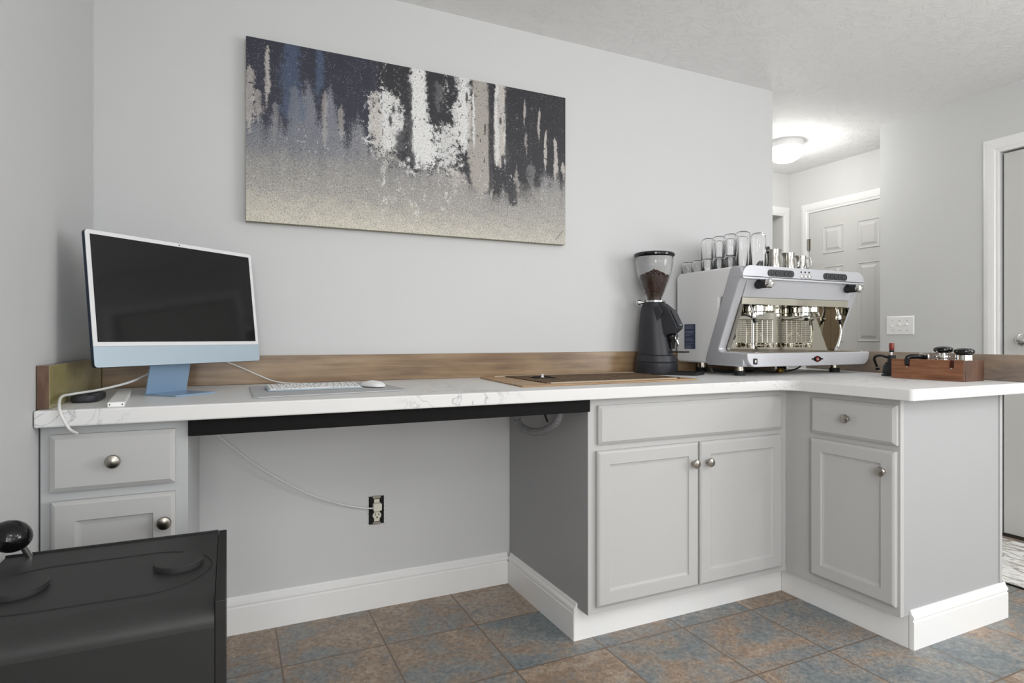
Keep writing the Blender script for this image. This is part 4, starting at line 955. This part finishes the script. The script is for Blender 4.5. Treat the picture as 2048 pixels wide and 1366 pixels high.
kt = thing('needle_tool', 'small black bench tool with a dark red knob beside the wooden block', 'tool', (3.075, -.690, ZC))
k0 = ZC
b = MB(); b.lathe([(.040, k0), (.040, k0+.007), (.035, k0+.010), (.034, k0+.046), (.030, k0+.052)], (3.075, -.700, 0), 32); b.build('base', M_black, kt, smooth=True)
b = MB(); b.lathe([(.026, k0+.052), (.026, k0+.060), (.018, k0+.062), (.018, k0+.068), (.016, k0+.070), (.016, k0+.092)], (3.075, -.700, 0), 28); b.build('body', M_black, kt, smooth=True)
MB().cyl(.0045, k0+.092, k0+.106, (3.075, -.700, 0), 14).build('shaft', M_chrome, kt, smooth=True)
MB().lathe([(.009, k0+.106), (.010, k0+.110), (.010, k0+.114), (.009, k0+.116)], (3.075, -.700, 0), 20).build('knob_collar', M_blackgloss, kt, smooth=True)
MB().lathe([(.0095, k0+.116), (.0105, k0+.120), (.0105, k0+.143), (.009, k0+.146), (0, k0+.146)], (3.075, -.700, 0), 20).build('knob', M_red, kt, smooth=True)
b = MB(); b.tube([(3.064, -.69, k0+.082), (3.045, -.672, k0+.090), (3.032, -.655, k0+.086), (3.030, -.650, k0+.070), (3.042, -.655, k0+.040)], 0.0055, 10); b.cyl(.006, 0, .012, (3.040, -.655, k0+.030), 14, 'x'); b.build('lever', M_blackgloss, kt, smooth=True)

# ------------------------------------------------------------------ black cabinet box in the foreground
M_bx = mat('scuffed_black', (45, 45, 45), 0.5, var=0.18, scale=18, bump=0.06, bscale=220)
M_bx2 = mat('scuffed_black_front', (27, 27, 27), 0.55, var=0.15, scale=12)
bb = thing('black_bin', 'scuffed black box with rounded front edge standing before the left cabinet', 'storage box', (0.213, -1.14, 0))
ZB = 0.65; x0, x1 = 0.020, 0.405; yb, yf = -0.945, -1.335
prof = [(yb, 0.0), (yb, ZB)]+[(yf+.05+.05*math.cos(a), ZB-.025+.025*math.sin(a)) for a in [PI/2+PI/2*i/8 for i in range(9)]]+[(yf, ZB-.045), (yf, 0.0)]
MB().prism([(yb, 0.0), (yb, ZB-.004)]+[(yf+.06+.06*math.cos(a), ZB-.034+.030*math.sin(a)) for a in [PI/2+PI/2*i/8 for i in range(9)]]+[(yf, 0.0)], 'x', x0+.002, x1-.016).build('body', M_bx2, bb, smooth=True)
ts = MB(); ts.prism([(yb+.012, ZB-.0035), (yb+.012, ZB)]+[(yf-.001+.06+.06*math.cos(a), ZB-.034+.034*math.sin(a)) for a in [PI/2+PI/2*i/10 for i in range(11)]]+[(yf-.001, ZB-.040), (yf+.0015, ZB-.040)]+[(yf+.06+.0585*math.cos(a), ZB-.034+.0305*math.sin(a)) for a in [PI-PI/2*i/10 for i in range(11)]], 'x', x0+.001, x1-.0165)
ts.build('top_cover', M_bx, bb, smooth=True)
MB().box((x1-.0155, yf-.002, 0), (x1, yb-.0005, ZB+.002)).build('side_panel', M_bx2, bb, bevel=0.0015)
MB().box((x0, yb-.003, 0), (x1-.016, yb+.0, ZB+.0035)).build('back_rim', M_bx2, bb, bevel=0.001)
gvm = MB(); pts = [(p_[0], p_[1], ZB+.0002) for p_ in stadium(.200, -1.135, .375, .195, 16)]
M_gr = mat('groove_black', (24, 24, 24), 0.6)
gvm = MB(); pts = [(max(.024, p_[0]), p_[1], ZB+.0003) for p_ in stadium(.200, -1.150, .362, .215, 18)]
gvm.tube(pts+[pts[0]], 0.0011, 6, 0); gvm.build('oval_groove', M_gr, bb)
for (cx, cy, r_) in ((.325, -1.137, .041), (.086, -1.150, .047)):
    MB().lathe([(r_*.93, ZB), (r_*.93, ZB+.003), (r_, ZB+.004), (r_, ZB+.011), (r_*.96, ZB+.0125), (0, ZB+.0125)], (cx, cy, 0), 40).build('round_cap', M_bx, bb, smooth=True)
lv = MB(); lv.tube([(.062, -.962, ZB), (.050, -.975, ZB+.034)], 0.0058, 12, 0); lo = lv.build('lever', M_chrome, bb, smooth=True)
q = MB(); q.m = Matrix.Translation((.0385, -.986, ZB+.050)) @ Matrix.Rotation(math.radians(20), 4, 'Y')
q.lathe([(0, -.030), (.018, -.0265), (.031, -.015), (.0365, 0), (.031, .015), (.018, .0265), (0, .030)], (0, 0, 0), 32); q.build('ball_knob', M_blackgloss, lo, smooth=True, sub=1)

# ------------------------------------------------------------------ door mat
def patchy():
    m = bpy.data.materials.new('patchy_mat'); m.use_nodes = True; nt = m.node_tree; b = nt.nodes['Principled BSDF']; L = nt.links.new
    mp = mapping(nt, (3, 1.2, 1)); n = nt.nodes.new('ShaderNodeTexNoise'); n.inputs['Scale'].default_value = 7; n.inputs['Detail'].default_value = 8; n.inputs['Roughness'].default_value = .65; n.inputs['Distortion'].default_value = 1.2
    L(mp.outputs[0], n.inputs['Vector'])
    r = ramp(nt, [(0.36, (150, 146, 138)), (0.46, (196, 192, 182)), (0.5, (245, 245, 242)), (0.6, (250, 250, 248)), (0.7, (190, 178, 160))]); L(n.outputs['Fac'], r.inputs[0])  # white and grey patches from noise
    L(r.outputs[0], b.inputs['Base Color']); b.inputs['Roughness'].default_value = 0.5; return m
dmat = thing('door_mat', 'white and grey marbled mat on the tiles before the right hand door', 'door mat', (3.81, -1.05, 0))
MB().box((3.480, -1.60, 0.0005), (4.140, -0.35, .007)).build('mat_face', patchy(), dmat, bevel=0.002)
MB().box((3.470, -1.605, 0.0003), (3.4795, -0.345, .006)).build('mat_binding', M_dark, dmat)
